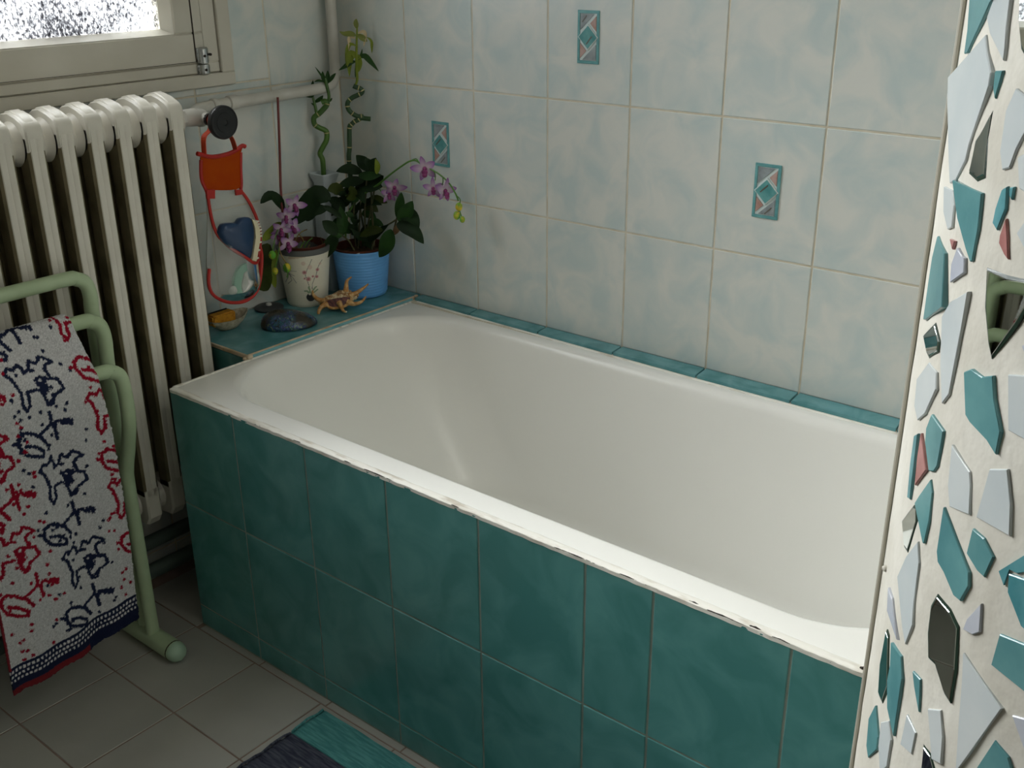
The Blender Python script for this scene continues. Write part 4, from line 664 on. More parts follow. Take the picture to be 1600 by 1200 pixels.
# towel: hangs over the middle rail, across the low rail and down the front
TD = D['towel']; y_r, width = -.884, .256
prof = []
def arc(c, r, a0, a1, n): return [(c[0]+r*math.cos(math.radians(a0+(a1-a0)*i/n)), c[1]+r*math.sin(math.radians(a0+(a1-a0)*i/n))) for i in range(n+1)]
c2, c3, rr = (.425, .724), (.476, .640), .0195
prof = [(c2[0]-rr-.001, .50)]+arc(c2, rr, 180, 35, 12)+arc(c3, rr, 35, -2, 4)+[(c3[0]+rr+.002, .56), (c3[0]+rr+.004, .45), (c3[0]+rr+.005, .3), (c3[0]+rr+.004, .2), (c3[0]+rr+.006, .132)]
# arc-length resample
pr_ = np.array(prof); sl = np.r_[0, np.cumsum(np.hypot(*np.diff(pr_, axis=0).T))]
NV = int(sl[-1]/.00145); NU = int(width/.00145)
ss = np.linspace(0, sl[-1], NV); px = np.interp(ss, sl, pr_[:, 0]); pz = np.interp(ss, sl, pr_[:, 1])
s_front0 = np.interp(0, [0, 1], [0, 1]); 
i3 = 1+13+4; zref = pr_[i3, 1]; vpos = zref-(ss-sl[i3])          # "unrolled" height: equals z on the hanging part
uu = np.linspace(0, 1, NU)
Vg, Ug = np.meshgrid(np.arange(NV), np.arange(NU), indexing='ij')
tt = np.clip((zref-vpos)/.5, -.5, 1)
Yg = y_r+.006*np.sin(tt*3)[:, None]-.006*np.maximum(tt, 0)[:, None]-uu[None, :]*width
hang = np.clip((zref-vpos)/.08, 0, 1)[:, None]
wav = .004*np.sin(Ug/NU*9+1+Vg/NV*1.5)*hang+.003*np.sin(Ug/NU*21+Vg/NV*4)*hang
Xg = px[:, None]+wav+.004*hang
Zg = pz[:, None]-(.028*uu[None, :]-.008)*np.clip((zref-vpos)/.45, 0, 1)[:, None]
jit = rng.normal(0, .00045, Xg.shape); Xg = Xg+jit*hang; Zg = Zg+rng.normal(0, .0004, Xg.shape)*(1-hang)
Hh = vpos[:, None]-(.028*uu[None, :]-.008)*np.clip((zref-vpos)/.45, 0, 1)[:, None]   # height coordinate of the print
base = np.array(rgb('d4d3d3')); navy = np.array(rgb('232a45')); red = np.array(rgb('9c1a30'))
C_ = np.ones((NV, NU, 3))*base*(1+rng.normal(0, .13, (NV, NU, 1)))
def stroke(pts, col, w):
    pts = np.array(pts)
    x0, x1 = pts[:, 0].min()-w*2, pts[:, 0].max()+w*2; z0, z1 = pts[:, 1].min()-w*2, pts[:, 1].max()+w*2
    m = (Yg > x0) & (Yg < x1) & (Hh > z0) & (Hh < z1)
    if not m.any(): return
    q = np.stack([Yg[m], Hh[m]], -1); dmin = np.full(len(q), 9.)
    if len(pts) == 1: dmin = np.hypot(*(q-pts[0]).T)
    for a, b in zip(pts[:-1], pts[1:]):
        ab = b-a; t = np.clip(((q-a)@ab)/max(ab@ab, 1e-12), 0, 1); dmin = np.minimum(dmin, np.hypot(*(q-a-t[:, None]*ab).T))
    k = dmin+rng.normal(0, w*.2, len(q)) < w
    idx = np.argwhere(m)[k]; C_[idx[:, 0], idx[:, 1]] = col*(1+rng.normal(0, .08, (len(idx), 1)))
for cy_, z0_, col in ((-1.0181, .5675, navy), (-.886, .6625, red), (-1.119, .6435, red)):
    for k in range(-2, 4):
        yy = cy_-.0085*(0)+.0; zz = z0_-.178*k
        if zz < .17: continue
        sh = .0088*(k-1) if True else 0
        for st in TD['word']: stroke([(yy+sh+p[0]*.97, zz+p[1]) for p in st], col, .0034)
        yy = yy-(.020 if col is red else 0)
        if zz+.03 > .26 or True:
            for st in TD['cat']: stroke([(yy+sh+p[0]*.97, zz+p[1]) for p in st], col, .0031)
            stroke([(yy+sh+.044, zz+.083), (yy+sh+.047, zz+.086)], col, .0085)
    for k in range(120):
        stroke([(cy_+.03+random.uniform(-.065, .065)+.0, random.uniform(.17, .86))], col, .0034)
zb_ = Zg[-1]; hemz = Hh-Hh[-1][None, :]
inb = hemz < .055; C_[inb] = navy*.9
for r_i in range(3):
    zc = .0275+.009*r_i
    dots = inb & (np.abs(hemz-zc) < .0026) & (((Yg*1000+3*(r_i % 2)) % 7.4) < 4.0); C_[dots] = base*1.1
low = (hemz < .012) & (uu[None, :] > .42); C_[low] = rgb('7c2a30')
edge = (uu[None, :] > .985) & (hemz > .05); C_[np.broadcast_to(edge, C_.shape[:2])] = rgb('8a3038')
mb = MB(); mb.v = list(map(tuple, np.stack([Xg, Yg, Zg], -1).reshape(-1, 3)))
ii = (Vg[:-1, :-1]*NU+Ug[:-1, :-1]).ravel(); mb.f = list(zip(ii.tolist(), (ii+NU).tolist(), (ii+NU+1).tolist(), (ii+1).tolist()))
towel = build('hand_towel', mb, M_towel, None, smooth=True, angle=0, cols=np.clip(C_, 0, 1).reshape(-1, 3), origin=(.48, -1.0, .64))
tag(towel, 'grey terry towel with navy and red cat outlines over the green rack', 'towel')
md = towel.modifiers.new('thickness', 'SOLIDIFY'); md.thickness = .0035; md.offset = -1

# ================================================================== RUG
rug = thing('bath_rug', 'woven rag rug with teal and charcoal bands on the floor tiles', 'rug', (1.3, -1.05, 0))
def band(name, y0, y1, m, seed):
    x0, x1 = .857, 1.95; ribs = int(abs(y1-y0)/.0042); nx = 90; vs = []; ny = ribs*4
    for j in range(ny+1):
        y = y0+(y1-y0)*j/ny
        for i in range(nx+1):
            t = i/nx; k = noise.noise(V((t*9, y*30, seed)))
            xe = x0+(x1-x0)*t+.0035*noise.noise(V((y*60, seed, 3)))*(1 if i < 2 else 0)
            zz = .005+.0018*abs(math.sin(pi*j/4))+.0006*math.sin(t*500+j)+.0008*k
            vs.append((xe, y+.004*noise.noise(V((t*6, seed*2, 0)))*(1 if j in (0, ny) else .3), zz if 0 < j < ny and i > 0 else .001))
    fs = [(j*(nx+1)+i, (j+1)*(nx+1)+i, (j+1)*(nx+1)+i+1, j*(nx+1)+i+1) for j in range(ny) for i in range(nx)]
    return build(name, MB().add(vs, fs), m, rug, smooth=True, angle=0)
ys = [-.742, -.822, -1.0, -1.075, -1.20, -1.28, -1.40]
for k, (a, b) in enumerate(zip(ys[:-1], ys[1:])): tag(band('woven_band', a, b, M_rugT if k % 2 == 0 else M_rugC, 3.7*k), 'teal band' if k % 2 == 0 else 'charcoal band')
mb = MB()
for k in range(46):
    x = random.uniform(.88, 1.9); y = random.choice((random.uniform(-.99, -.83), random.uniform(-1.19, -1.08)))
    l = random.uniform(.003, .012); mb.ball((x, y, .0068), .0016, 6, (l/.0032, 1.2, .5))
tag(build('cream_flecks', mb, M_rugF, rug, smooth=True), 'cream rag ends in the charcoal weave', kind='stuff')
for k, (a, b) in enumerate(zip(ys[:-1], ys[1:])):
    build('short_hem', MB().tube([(.859+.002*math.sin(y*90), y, .0055+.001*math.sin(y*200)) for y in np.linspace(a-.002, b+.002, 14)], .0026, 6), M_rugT if k % 2 == 0 else M_rugC, rug, smooth=True)

# ================================================================== HANGING POUCH ON THE VALVE KNOB
PQ = D['pouch']; PX0 = .345
def on(k, x=PX0, f=None): return [V((x if f is None else f(i, y, z), y, z)) for i, (y, z) in enumerate(PQ[k])]
pouch = thing('bath_pouch', 'hanging pouch with orange flap, red binding and clear pocket', 'pouch', (PX0, -.46, .64))
def sheetmesh(pts, t=.0015, n=3):
    pts, _ = resample(pts+[pts[0]], n); pts = pts[:-1]
    return MB().rings([[p-V((t, 0, 0)) for p in pts], [p+V((t, 0, 0)) for p in pts]])
build('flap', sheetmesh(on('flap')), M_orange, pouch)
build('top_binding', MB().tube(on('top'), .0046, 8, 4), M_red, pouch, smooth=True)
build('side_binding', MB().tube(on('left'), .0036, 8, 4), M_red, pouch, smooth=True)
build('side_binding', MB().tube(on('right'), .0036, 8, 4), M_red, pouch, smooth=True)
spy, spz = vy+.004, 1.021
sl_ = on('strapl'); sr_ = on('strapr')
def ribbon(pts, w, t=.0012):
    pts, _ = resample(pts, 6); rs = []
    for i, p in enumerate(pts):
        d = (pts[min(i+1, len(pts)-1)]-pts[max(i-1, 0)]).normalized(); s = V((1, 0, 0)).cross(d).normalized() if abs(d.x) < .9 else V((0, 1, 0))
        rs.append([p-s*w+V((t, 0, 0)), p+s*w+V((t, 0, 0)), p+s*w-V((t, 0, 0)), p-s*w-V((t, 0, 0))])
    return MB().rings(rs)
SXS = .3305
loop = [V((PX0, sl_[-1].y, sl_[-1].z)), V((.342, sl_[2].y, sl_[2].z)), V((SXS, spy-.0125, 1.005)), V((SXS, spy-.0115, 1.024)), V((SXS, spy, 1.0335)), V((SXS, spy+.0115, 1.024)), V((SXS, spy+.014, 1.0)), V((.338, spy+.030, .985)), V((PX0, sr_[-1].y, sr_[-1].z))]
ribs_ = []
pts, _ = resample(loop, 6)
for i, p in enumerate(pts):
    d = (pts[min(i+1, len(pts)-1)]-pts[max(i-1, 0)]).normalized(); nn = d.cross(V((1, 0, 0))).normalized(); w = V((1, 0, 0))-d*d.x; w = w.normalized()*.0072
    ribs_.append([p-w-nn*.0008, p+w-nn*.0008, p+w+nn*.0008, p-w+nn*.0008])
build('strap', MB().rings(ribs_), M_strap, pouch)
bul = lambda i, y, z: PX0+.002
build('back_sheet', sheetmesh(on('sheet', .338), .0008), M_pvc, pouch)
# bulging clear front pocket: between opening edge and bottom seam
op, _ = resample(on('opening', PX0), 4); se, _ = resample(on('seam', PX0), 4)
def pocketx(y, z): 
    dy = (y+.463)/.068; dz = (z-.715)/.085
    return .343+.034*max(0, 1-dy*dy*.95)*max(0., min(1, 1.15-dz*dz*.8))
half = [p for p in op if p.z < .86]
a0 = half[0]; NR = 10; NS = 40
lo_, _ = resample(half, 1)
def along(poly, t):
    ls = [0]
    for a, b in zip(poly[:-1], poly[1:]): ls.append(ls[-1]+(b-a).length)
    s = t*ls[-1]
    for i in range(len(poly)-1):
        if ls[i+1] >= s: return poly[i].lerp(poly[i+1], (s-ls[i])/max(1e-9, ls[i+1]-ls[i]))
    return poly[-1]
i_lo = next(i for i, p in enumerate(op) if p.z < .80)
i_hi = max(i for i, p in enumerate(op) if p.z < .80)
upper = op[i_lo:i_hi+1]
lower = [upper[0]]+se+[upper[-1]] if False else se
rs = []
for k in range(NR+1):
    t = k/NR; row = []
    for j in range(NS+1):
        q = along(upper, j/NS).lerp(along(lower, j/NS), t); x = pocketx(q.y, q.z)
        edge_ = min(1, min(j, NS-j)/5)*min(1, (NR-k)/2.0); row.append(V((PX0+(x-PX0)*edge_ if x > PX0 else x, q.y, q.z)))
    rs.append(row)
build('clear_pocket', MB().rings(rs, False, False, False), M_pvc, pouch, smooth=True, angle=0)
opb = [V((PX0+(pocketx(p.y, p.z)-PX0)*max(0, min(1, (.80-p.z)/.06)) if p.z < .80 else PX0+.001, p.y, p.z)) for p in op]
for p in opb: p.x = max(p.x, PX0-.001)
build('pocket_binding', MB().tube(opb, .0036, 8), M_red, pouch, smooth=True)
build('bottom_binding', MB().tube(se, .0036, 8), M_red, pouch, smooth=True)
build('corner_tab', sheetmesh(on('tabl', .3475), .0022, 1), M_red, pouch); build('corner_tab', sheetmesh(on('tabr', .3475), .0022, 1), M_red, pouch)
# things inside the pocket
br = thing('bath_brush', 'dark blue hand brush with pale bristles in the clear pocket', 'brush', (.355, -.44, .72))
h_, _ = resample(on('handle', .357)+[on('handle', .357)[0]], 3); h_ = h_[:-1]; hc = sum(h_, V())/len(h_)
build('handle', MB().rings([[p.lerp(hc, .18)+V((-.010, 0, 0)) for p in h_], [p+V((-.006, 0, 0)) for p in h_], [p+V((.005, 0, 0)) for p in h_], [p.lerp(hc, .14)+V((.010, 0, 0)) for p in h_]]), M_brush, br, smooth=True, angle=60)
b_l = on('base', .357); bc = sum(b_l, V())/len(b_l)
build('base', MB().rings([[p.lerp(bc, .1)+V((-.011, 0, 0)) for p in b_l], [p+V((-.009, 0, 0)) for p in b_l], [p+V((.009, 0, 0)) for p in b_l], [p.lerp(bc, .1)+V((.011, 0, 0)) for p in b_l]]), M_bristle, br, smooth=True)
mb = MB()
for t in np.linspace(.04, .96, 9):
    q = b_l[1].lerp(b_l[2], min(1, t*3)) if t < .33 else (b_l[2].lerp(b_l[3], (t-.33)*3) if t < .66 else b_l[3].lerp(b_l[5], (t-.66)*3))
    for x in (-.005, .001, .006): mb.tube([q+V((x, -.002, 0)), q+V((x, .007, .001))], [.0016, .0020], 6)
tag(build('bristles', mb, mat('white_bristle', rgb('e4e0cf'), .5), br, smooth=True), kind='stuff')
pf = thing('bath_sponge', 'round mint green and white sponge low in the clear pocket', 'sponge', (.352, -.43, .68))
p_l, _ = resample(on('puff', .350)+[on('puff', .35)[0]], 3); p_l = p_l[:-1]; pc = sum(p_l, V())/len(p_l)
build('green_layer', MB().rings([[p.lerp(pc, .2)+V((-.008, 0, 0)) for p in p_l], [p+V((-.004, 0, 0)) for p in p_l], [p+V((.003, 0, 0)) for p in p_l], [p.lerp(pc, .15)+V((.006, 0, 0)) for p in p_l]]), M_puffg, pf, smooth=True)
q_l, _ = resample(on('puffin', .357)+[on('puffin', .357)[0]], 3); q_l = q_l[:-1]; qc = sum(q_l, V())/len(q_l)
build('white_layer', MB().rings([[p+V((-.004, 0, 0)) for p in q_l], [p+V((.002, 0, 0)) for p in q_l], [p.lerp(qc, .2)+V((.005, 0, 0)) for p in q_l]]), M_puffw, pf, smooth=True)
tag(build('soap_sliver', MB().ball((.352, -.476, .672), .013, 10, (.35, .9, .8)), M_puffw, None, smooth=True, origin=(.352, -.476, .672)), 'small whitish lump at the bottom of the clear pocket', 'soap')

# ================================================================== PLANTS
VN = V((.70, -.60, .39)).normalized()
def leaf(name, pts, w, m, parent, n=12, fold=.25, blunt=False, tiltseed=None):
    pts, _ = resample([V(p) for p in pts], max(3, n//(len(pts)-1))); vs = []; k = len(pts)
    tilt = random.uniform(-.35, .35)
    for i, p in enumerate(pts):
        t = i/(k-1); d = (pts[min(i+1, k-1)]-pts[max(i-1, 0)]).normalized()
        nn = (VN+V((random.uniform(-.02, .02), 0, 0))).normalized(); s = d.cross(nn).normalized(); up = s.cross(d)
        s = (s+up*tilt).normalized()
        ww = w*.56*(math.sin(pi*min(1, (t**.9)*.96+.04))**1.05 if not blunt else min(1, math.sin(pi*min(1, t*.96+.03))*1.25)**.8)
        vs += [p+s*ww+up*ww*fold, p+s*ww*.5+up*ww*fold*.35, p, p-s*ww*.5+up*ww*fold*.35, p-s*ww+up*ww*fold]
    fs = [(i*5+j, i*5+j+1, (i+1)*5+j+1, (i+1)*5+j) for i in range(k-1) for j in range(4)]
    return build(name, MB().add(vs, fs), m, parent, smooth=True, angle=0)
def flower(pos, size, parent, seed):
    random.seed(seed); c = V(pos)
    n = (V((.72, -.62, .05))+V((random.uniform(-.5, .5), random.uniform(-.5, .5), random.uniform(-.45, .25)))).normalized()
    X = n.cross(V((0, 0, 1))).normalized(); Y = X.cross(n); roll = random.uniform(-.5, .5)
    lipv = MB()
    for k in range(6):
        a = roll+(-pi/2 if k == 5 else pi/2+2*pi*k/5); d = X*math.cos(a)+Y*math.sin(a)
    cen = build('flower', MB().ball(c+n*.003, size*.17, 8).ball(c+n*.008-Y*size*.22, size*.24, 8, (1, 1, .8)).ball(c+n*.010-Y*size*.42, size*.2, 8), M_lip, parent, smooth=True, origin=c)
    for k in range(5):
        a = roll+pi/2+2*pi*k/5; d = X*math.cos(a)+Y*math.sin(a); s = n.cross(d); L_ = size*random.uniform(.85, 1.1); W_ = size*(.30 if k in (1, 4) else .22)
        vs, cs = [], []; bend = random.uniform(-.3, .15)
        for i in range(8):
            t = i/7; ww = W_*math.sin(pi*min(1, t*.9+.08))**.8
            p = c+d*(L_*t)+n*(L_*(bend*t*t+.12*t))
            for q in (-1, -.5, 0, .5, 1):
                vs.append(p+s*ww*q+n*abs(q)*ww*.25); e = t**.8*.95+abs(q)*.15
                w0 = np.array(rgb('ded4d2')); w1 = np.array(rgb('7f3f90')); cs.append(w0*(1-min(1, e))+w1*min(1, e))
        fs = [(i*5+j, i*5+j+1, (i+1)*5+j+1, (i+1)*5+j) for i in range(7) for j in range(4)]
        build('petal', MB().add(vs, fs), M_petal, cen, smooth=True, angle=0, cols=np.array(cs))
def bamboo(root, pts, r, m, name, rings_at):
    o = build(name, MB().tube(pts, r, 12, 6), m, root, smooth=True); pp_, _ = resample(pts, 6); mb = MB()
    for k in rings_at:
        i = int(k*(len(pp_)-1)); d = (pp_[min(i+1, len(pp_)-1)]-pp_[max(0, i-1)]); mb.lathe([(r*1.01, -.0012), (r*1.1, -.0004), (r*1.1, .0004), (r*1.01, .0012)], pp_[i], 12, axis=d)
    build('node_rings', mb, M_node, o, smooth=True); return o

# ---- white vase with curly bamboo
vx, vyy = .232, -.098
vz = thing('bamboo_vase', 'tall white square vase holding a curly lucky bamboo in the corner', 'vase', (vx, vyy, ZS))
def sq(h, z): return rrect(vx-h, vx+h, vyy-h, vyy+h, .003, z, 3)
build('vase', MB().rings([sq(.0200, ZS), sq(.0212, ZS+.004), sq(.0215, .69), sq(.0212, .775), sq(.0200, .797), sq(.0186, .812), sq(.0192, .822), sq(.0248, .8385), sq(.0256, .8435), sq(.0245, .8455), sq(.0170, .828), sq(.015, .79)]), M_vase, vz, smooth=True, angle=35)
b1 = D['b1']; bs = bamboo(vz, b1['stem'], .0062, M_bam, 'curly_stem', (.36, .52, .7, .86))
for s in b1['shoots']: build('shoot', MB().tube(s, [.0036]*(len(s)-1)+[.0022], 8, 4), M_bam, vz, smooth=True)
for p, w, c in b1['leaves']: leaf('leaf', p, w, LEAF[c], vz)

# ---- white pot with an orchid
pw = D['print']; pc_ = V((.264, -.2055, ZS))
po = thing('potted_orchid', 'purple orchid in a cream pot printed with pink orchids', 'potted plant', pc_)
NA, NH = 300, 110; RT, RB = .0615, .0475; HT = .134
vs, cs = [], []
rgt = np.array([.653, .757]); fwd = np.array([.757, -.653])
zz_ = np.linspace(0, HT, NH)
A_, Z_ = np.meshgrid(np.linspace(0, 2*pi, NA, endpoint=False), zz_)
Rr = RB+(RT-RB)*(Z_/HT)+.0006*np.sin(A_*5)*0; Rr = np.where(Z_ < .006, Rr-.002*(1-Z_/.006), Rr)
Xp = pc_.x+Rr*np.cos(A_); Yp = pc_.y+Rr*np.sin(A_); Zp = ZS+Z_
hp = (Xp-.262)*rgt[0]+(Yp+.206)*rgt[1]; front = ((Xp-pc_.x)*fwd[0]+(Yp-pc_.y)*fwd[1]) > 0
Cp = np.ones(Xp.shape+(3,))*np.array(rgb('e2dcc8'))*(1+rng.normal(0, .02, Xp.shape+(1,)))
def dab(pts, col, w, a=1.):
    pts = np.array([p[:2] for p in pts]); q = np.stack([hp, Zp], -1); dm = np.full(hp.shape, 9.)
    if len(pts) == 1: dm = np.hypot(q[..., 0]-pts[0, 0], q[..., 1]-pts[0, 1])
    for p0, p1 in zip(pts[:-1], pts[1:]):
        ab = p1-p0; t = np.clip(((q-p0)@ab)/max(1e-12, ab@ab), 0, 1); dm = np.minimum(dm, np.hypot(*np.moveaxis(q-p0-t[..., None]*ab, -1, 0)))
    k = (dm < w) & front; Cp[k] = Cp[k]*(1-a)+np.array(rgb(col))*a
dab(pw['rust'], 'b08a5c', .0028, .5)
for p in pw['twig']: dab(p, '6f6e6a', .0009, .75)
for p in pw['stems']: dab(p, '6a6f66', .0008, .85)
for p in pw['pale']: dab([p], 'cfae9c', p[2], .6)
for p in pw['pink']: dab([p], 'c08a88', p[2], .8); dab([p], '9c4a52', p[2]*.5, .8)
for p in pw['leaf']: dab(p, '7f9a76', .0019, .9)
for p in pw['bulb']: dab([p], '3c3a3a', p[2], 1); dab([(p[0]-.002, p[1]+.008)], 'e2dcc8', .003, 1)
mb = MB(); mb.v = list(map(tuple, np.stack([Xp, Yp, Zp], -1).reshape(-1, 3)))
mb.f = [(i*NA+j, i*NA+(j+1) % NA, (i+1)*NA+(j+1) % NA, (i+1)*NA+j) for i in range(NH-1) for j in range(NA)]+[tuple(range(NA-1, -1, -1))]
build('pot', mb, M_potw, po, smooth=True, cols=np.clip(Cp, 0, 1).reshape(-1, 3))
build('pot_rim', MB().lathe([(RT-.0005, .1265), (RT+.0012, .128), (RT+.0015, .138), (RT, .140), (RT-.004, .139), (RT-.006, .125), (RT-.010, .09)], pc_, 48, cap=False), M_potrim, po, smooth=True)
build('bark', MB().lathe([(RT-.0055, .112), (RT*.5, .118), (.002, .121)], pc_, 24), M_soil, po, smooth=True)
tag(build('liner_back', MB().lathe([(RT-.009, .11), (RT-.0075, .143), (RT-.010, .143), (RT-.0115, .11)], pc_+V((-.004, .004, 0)), 32, cap=False), M_liner, po, smooth=True), 'reddish brown nursery pot standing up inside')
o1 = D['o1']
build('stake', MB().tube(o1['stake'], [.0030, .003, .0028, .0026], 8, 3), M_stake, po, smooth=True)
for s in o1['stems']: build('stem', MB().tube(s, .0013, 6, 4), M_stem if random.random() < .6 else M_root, po, smooth=True)
for p, w, c in o1['leaves']: leaf('leaf', p, w, LEAF[c], po, blunt=True)
for k, (p, s) in enumerate(o1['flowers']): flower(p, s, po, 20+k)
for p, s in o1['buds']: build('bud', MB().ball(p, s, 10, (.95, .95, 1.15)), M_bud, po, smooth=True)
random.seed(5); mb = MB()
for k in range(12):
    a = random.uniform(0, 6.28); r0 = random.uniform(.005, .045); q = pc_+V((r0*math.cos(a), r0*math.sin(a), .117))
    pts = [q]; 
    for j in range(4): q = q+V((random.uniform(-.012, .012), random.uniform(-.012, .012), random.uniform(-.006, .014))); pts.append(q)
    mb.tube(pts, .0013, 6, 3)
tag(build('roots', mb, M_root, po, smooth=True), kind='stuff')

# ---- blue pot with orchid, leafy plant and bamboo
bp_ = V((.320, -.0765, ZS))
pb = thing('potted_plant', 'blue ribbed pot with leafy orchid and arching purple flower spray', 'potted plant', bp_)
prf = [(.050, 0), (.0555, .002), (.0565, .006)]
for i in range(56):
    z = .008+i*(.100/56); prf.append((.0568+.0115*(z/.112)+(.0006 if i % 4 < 2 else 0), z))
prf += [(.0690, .110), (.0700, .1125), (.0700, .1155), (.0690, .1165), (.0670, .1155), (.0655, .10), (.062, .07)]
build('pot', MB().lathe(prf, bp_, 56), M_potb, pb, smooth=True, angle=60)
build('nursery_pot', MB().lathe([(.058, .07), (.0635, .1185), (.062, .1195), (.0605, .1185), (.057, .08)], bp_+V((-.0015, 0, 0)), 40, cap=False), M_liner, pb, smooth=True)
build('soil', MB().lathe([(.0585, .100), (.03, .108), (.002, .11)], bp_+V((-.0015, 0, 0)), 24), M_soil, pb, smooth=True)
build('plant_tag', MB().box((.3625, -.1305, .668), (.3635, -.112, .676)), M_tagw, pb)
o2 = D['o2']
build('flower_stem', MB().tube(o2['arch'], [.0024]*6+[.0021]*4+[.0018]*6, 8, 4), M_stem, pb, smooth=True)
for s in o2['twigs']: build('twig', MB().tube(s, .0011, 6, 4), M_stem, pb, smooth=True)
for s in o2['stems']: build('stem', MB().tube(s, .0022, 6, 4), M_stemd, pb, smooth=True)
random.seed(11)
for p, w, c in o2['leaves']: leaf('leaf', p, w, LEAF[c], pb)
for k in range(22):
    a = random.uniform(0, 2*pi); r0 = random.uniform(.004, .034); z0 = random.uniform(.12, .25)
    q = bp_+V((r0*math.cos(a)-.006, r0*math.sin(a)*.8-.004, z0)); L0 = random.uniform(.035, .06)
    d = V((math.cos(a), math.sin(a)*.7, random.uniform(-.5, .9))).normalized()
    e = q+d*L0; e.y = min(e.y, -.014); e.x = max(e.x, .222)
    leaf('leaf', [q, q.lerp(e, .5)+V((0, 0, .008)), e], random.uniform(.018, .028), LEAF[random.choice((4, 4, 4, 0, 6))], pb, n=8)
for k, (p, s) in enumerate(o2['flowers']): flower(p, s, pb, 50+k)
for p, s in o2['buds']: build('bud', MB().ball(p, s, 10, (.95, .95, 1.15)), M_bud, pb, smooth=True)
b2 = D['b2']
bb = thing('lucky_bamboo', 'dark spiral lucky bamboo with withered tips rising behind the blue pot', 'plant', b2['stem'][0])
st2 = [list(map(float, b2['stem'][0]))]+b2['stem'][1:]
st2[0] = [bp_.x-.028, bp_.y+.018, ZS+.104]
bamboo(bb, st2, .0056, M_bamd, 'spiral_stem', (.06, .10, .15, .2, .25, .31, .42, .52, .6, .68, .78, .86, .92))
build('stem_stub', MB().tube(b2['stub'], .0056, 12, 3), M_bamd, bb, smooth=True)
for s in b2['shoots']: build('shoot', MB().tube(s, [.0022, .003, .003, .0028, .0018], 8, 4), LEAF[2], bb, smooth=True)
for p, w, c in b2['leaves']: leaf('leaf', p, w, LEAF[c], bb)

# ================================================================== SHELLS AND BITS ON THE SHELF
cn = V((.361, -.191, ZS))
cs_ = thing('spider_conch', 'spiny orange and white conch shell in front of the pots', 'seashell', cn)
ax = V((.53, .72, .12)).normalized()      # along the shell, towards image right
U = V((.757, -.653, 0)); Zv = V((0, 0, 1))
mb = MB(); body = [(-.050, .002), (-.040, .008), (-.028, .014), (-.012, .019), (.004, .021), (.016, .0185), (.024, .014), (.028, .0155), (.033, .010), (.0365, .0105), (.041, .006), (.046, .001)]
rs = []
for t, r in body:
    c = cn+V((0, 0, .021))+ax*t; b_ = ax.cross(Zv).normalized(); u3 = b_.cross(ax)
    rs.append([c+b_*(r*1.05*math.cos(a))+u3*(r*.92*math.sin(a))*(1+.18*math.sin(3*a+t*90)) for a in [2*pi*k/20 for k in range(20)]])
build('body', MB().rings(rs), M_conch, cs_, smooth=True, angle=0)
lip = [cn+V((0, 0, zz))+ax*q+U*o for q, o, zz in ((-.036, .012, .026), (-.030, .021, .018), (-.018, .026, .011), (.006, .029, .010), (.022, .026, .015), (.028, .019, .024), (.010, .0165, .031), (-.014, .0165, .031))]
lc = sum(lip, V())/8; ln = (U*.8+V((0, 0, .6))).normalized()
build('mouth', MB().rings([[p-ln*.008 for p in lip], [p for p in lip], [p.lerp(lc, .35)+ln*.004 for p in lip]]), M_aper, cs_, smooth=True)
b3 = lambda t, o, z: cn+ax*t+U*o+V((0, 0, z+.0012))
spn = [[b3(-.034, .004, .024), b3(-.050, .0, .030), b3(-.060, -.002, .043), b3(-.061, -.002, .054)], [b3(-.030, .016, .020), b3(-.044, .024, .018), b3(-.051, .030, .008), b3(-.049, .034, .001)],
       [b3(-.002, .026, .020), b3(.002, .036, .014), b3(.006, .044, .005), b3(.013, .048, .001)], [b3(.016, .024, .018), b3(.032, .028, .010), b3(.050, .024, .010), b3(.062, .014, .017)],
       [b3(.022, .010, .026), b3(.040, .006, .028), b3(.056, .002, .034), b3(.070, -.002, .041)], [b3(.016, -.002, .034), b3(.018, -.006, .047), b3(.021, -.008, .058), b3(.032, -.010, .064)]]
for p in spn:
    sp_ = build('spine', MB().tube(p, [.0072, .0052, .0036, .0014], 9, 5), M_spine, cs_, smooth=True)
for p in (spn[1][-1], spn[2][-1]): build('spine_tip', MB().ball(p+V((0, 0, .0012)), .0019, 7), M_tip, cs_, smooth=True)
build('lip_rim', MB().tube([p+V((0, 0, .0005)) for p in lip[:6]], .0034, 8, 4), M_spine, cs_, smooth=True)

# abalone lying hollow side down
ab = V((.362, -.349, ZS)); la = V((.50, .866, 0)).normalized(); lb = V((.866, -.5, 0))
vs = []; NA2, NB2 = 48, 14
for i in range(NB2+1):
    ph = pi/2*i/NB2
    for j in range(NA2):
        a = 2*pi*j/NA2; rx = .0625*(1+.06*math.cos(a)); ry = .042*(1+.12*math.cos(a-.4))
        k = 1+.03*noise.noise(V((math.cos(a)*3, math.sin(a)*3, ph*4)))
        p = ab+la*(rx*math.cos(a)*math.cos(ph)*k-.006*math.sin(ph))+lb*(ry*math.sin(a)*math.cos(ph)*k)+V((0, 0, .002+.036*math.sin(ph)**.9*k*(1-.22*math.cos(a)*math.cos(ph))))
        vs.append(p)
fs = [(i*NA2+j, i*NA2+(j+1) % NA2, (i+1)*NA2+(j+1) % NA2, (i+1)*NA2+j) for i in range(NB2) for j in range(NA2)]
fs.append(tuple(range(NA2-1, -1, -1)))
aba = tag(build('abalone_shell', MB().add(vs, fs), M_aba, None, smooth=True, angle=0, origin=ab), 'dark iridescent blue abalone shell lying dome up on the teal shelf', 'seashell')
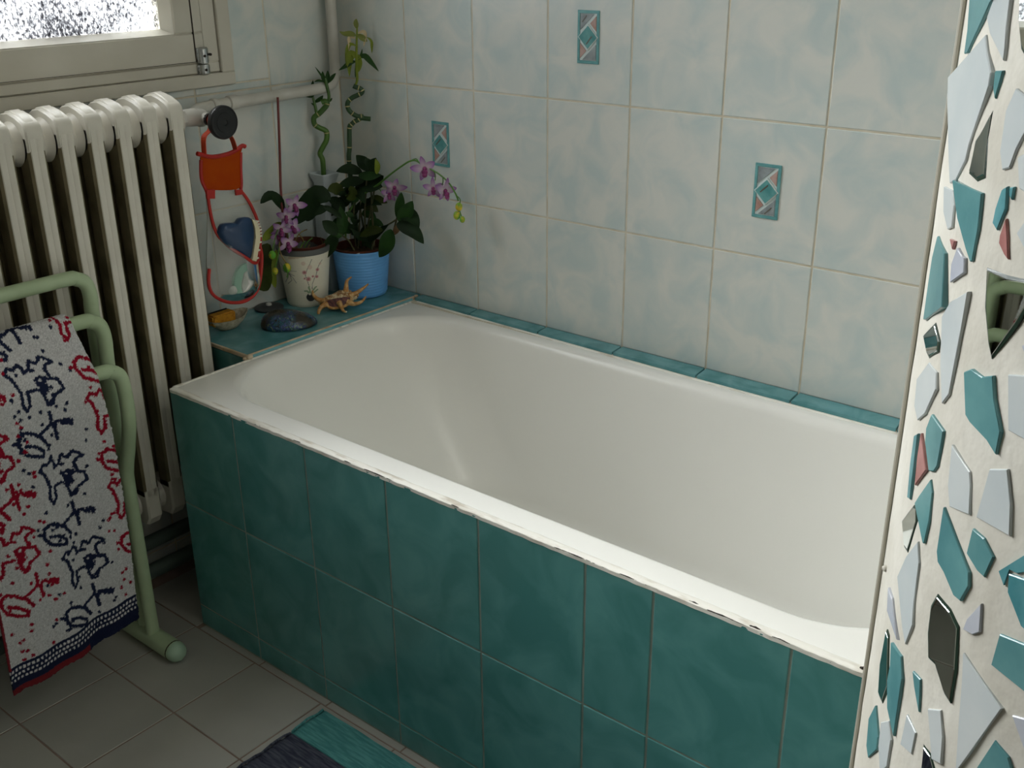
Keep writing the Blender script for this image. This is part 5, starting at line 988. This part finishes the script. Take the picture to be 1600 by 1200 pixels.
# plug
sk = V((.237, -.300, ZS))
stp = thing('bath_plug', 'flat dark round plug with a metal centre by the wall', 'plug', sk)
build('disc', MB().lathe([(.030, 0), (.0335, .003), (.0335, .0055), (.029, .0085), (.014, .0105), (.008, .0105)], sk, 36), M_stop, stp, smooth=True, angle=35)
build('boss', MB().lathe([(.007, .010), (.0065, .0145), (.004, .0158), (.0005, .016)], sk, 16), mat('dull_plug_metal', rgb('cfd0cb'), .35, metal=.4), stp, smooth=True)
# shell dish with sponge
ds = V((.272, -.442, ZS))
NA3 = 40; vs = []; prof_ = [(.25, .0), (.45, .002), (.72, .012), (.9, .022), (1.0, .031), (.95, .0305), (.8, .018), (.55, .008), (.05, .006)]
for r, z in prof_:
    for j in range(NA3):
        a = 2*pi*j/NA3; k = 1+.025*math.sin(a*14)*(r > .4); tip = 1+.12*max(0, math.cos(a))**3
        vs.append(ds+V((math.sin(a)*.031*r*k, math.cos(a)*.047*r*k*tip, z*.9*(1+.25*max(0, math.cos(a))**2))))
fs = [(i*NA3+j, i*NA3+(j+1) % NA3, (i+1)*NA3+(j+1) % NA3, (i+1)*NA3+j) for i in range(len(prof_)-1) for j in range(NA3)]
fs += [tuple(range(NA3-1, -1, -1)), tuple((len(prof_)-1)*NA3+j for j in range(NA3))]
tag(build('shell_dish', MB().add(vs, fs), M_dish, None, smooth=True, angle=60, origin=ds), 'speckled beige shell dish at the left end of the shelf', 'dish')
sg = thing('scrub_sponge', 'yellow sponge with black scourer lying in the shell dish', 'sponge', ds+V((0, -.008, .012)))
def lumpy(a, b, seed, amp=.0012):
    bm = bmesh.new(); bmesh.ops.create_cube(bm, size=1)
    for v in bm.verts: v.co = V(((a[0]+b[0])/2+v.co.x*(b[0]-a[0]), (a[1]+b[1])/2+v.co.y*(b[1]-a[1]), (a[2]+b[2])/2+v.co.z*(b[2]-a[2])))
    bmesh.ops.bevel(bm, geom=bm.edges[:], offset=.003, segments=2, affect='EDGES'); bmesh.ops.subdivide_edges(bm, edges=bm.edges[:], cuts=2, use_grid_fill=True)
    for v in bm.verts: v.co += v.co.normalized()*0+V((noise.noise(v.co*200+V((seed, 0, 0))), noise.noise(v.co*200+V((0, seed, 0))), noise.noise(v.co*200+V((0, 0, seed)))))*amp
    return MB().bm(bm)
build('foam', lumpy((ds.x-.014, ds.y-.044, ds.z+.016), (ds.x+.010, ds.y+.016, ds.z+.0405), 1), M_sponge, sg, smooth=True, angle=60)
build('scourer', lumpy((ds.x-.021, ds.y-.044, ds.z+.020), (ds.x-.0142, ds.y+.016, ds.z+.042), 4), M_spongeb, sg, smooth=True, angle=60)
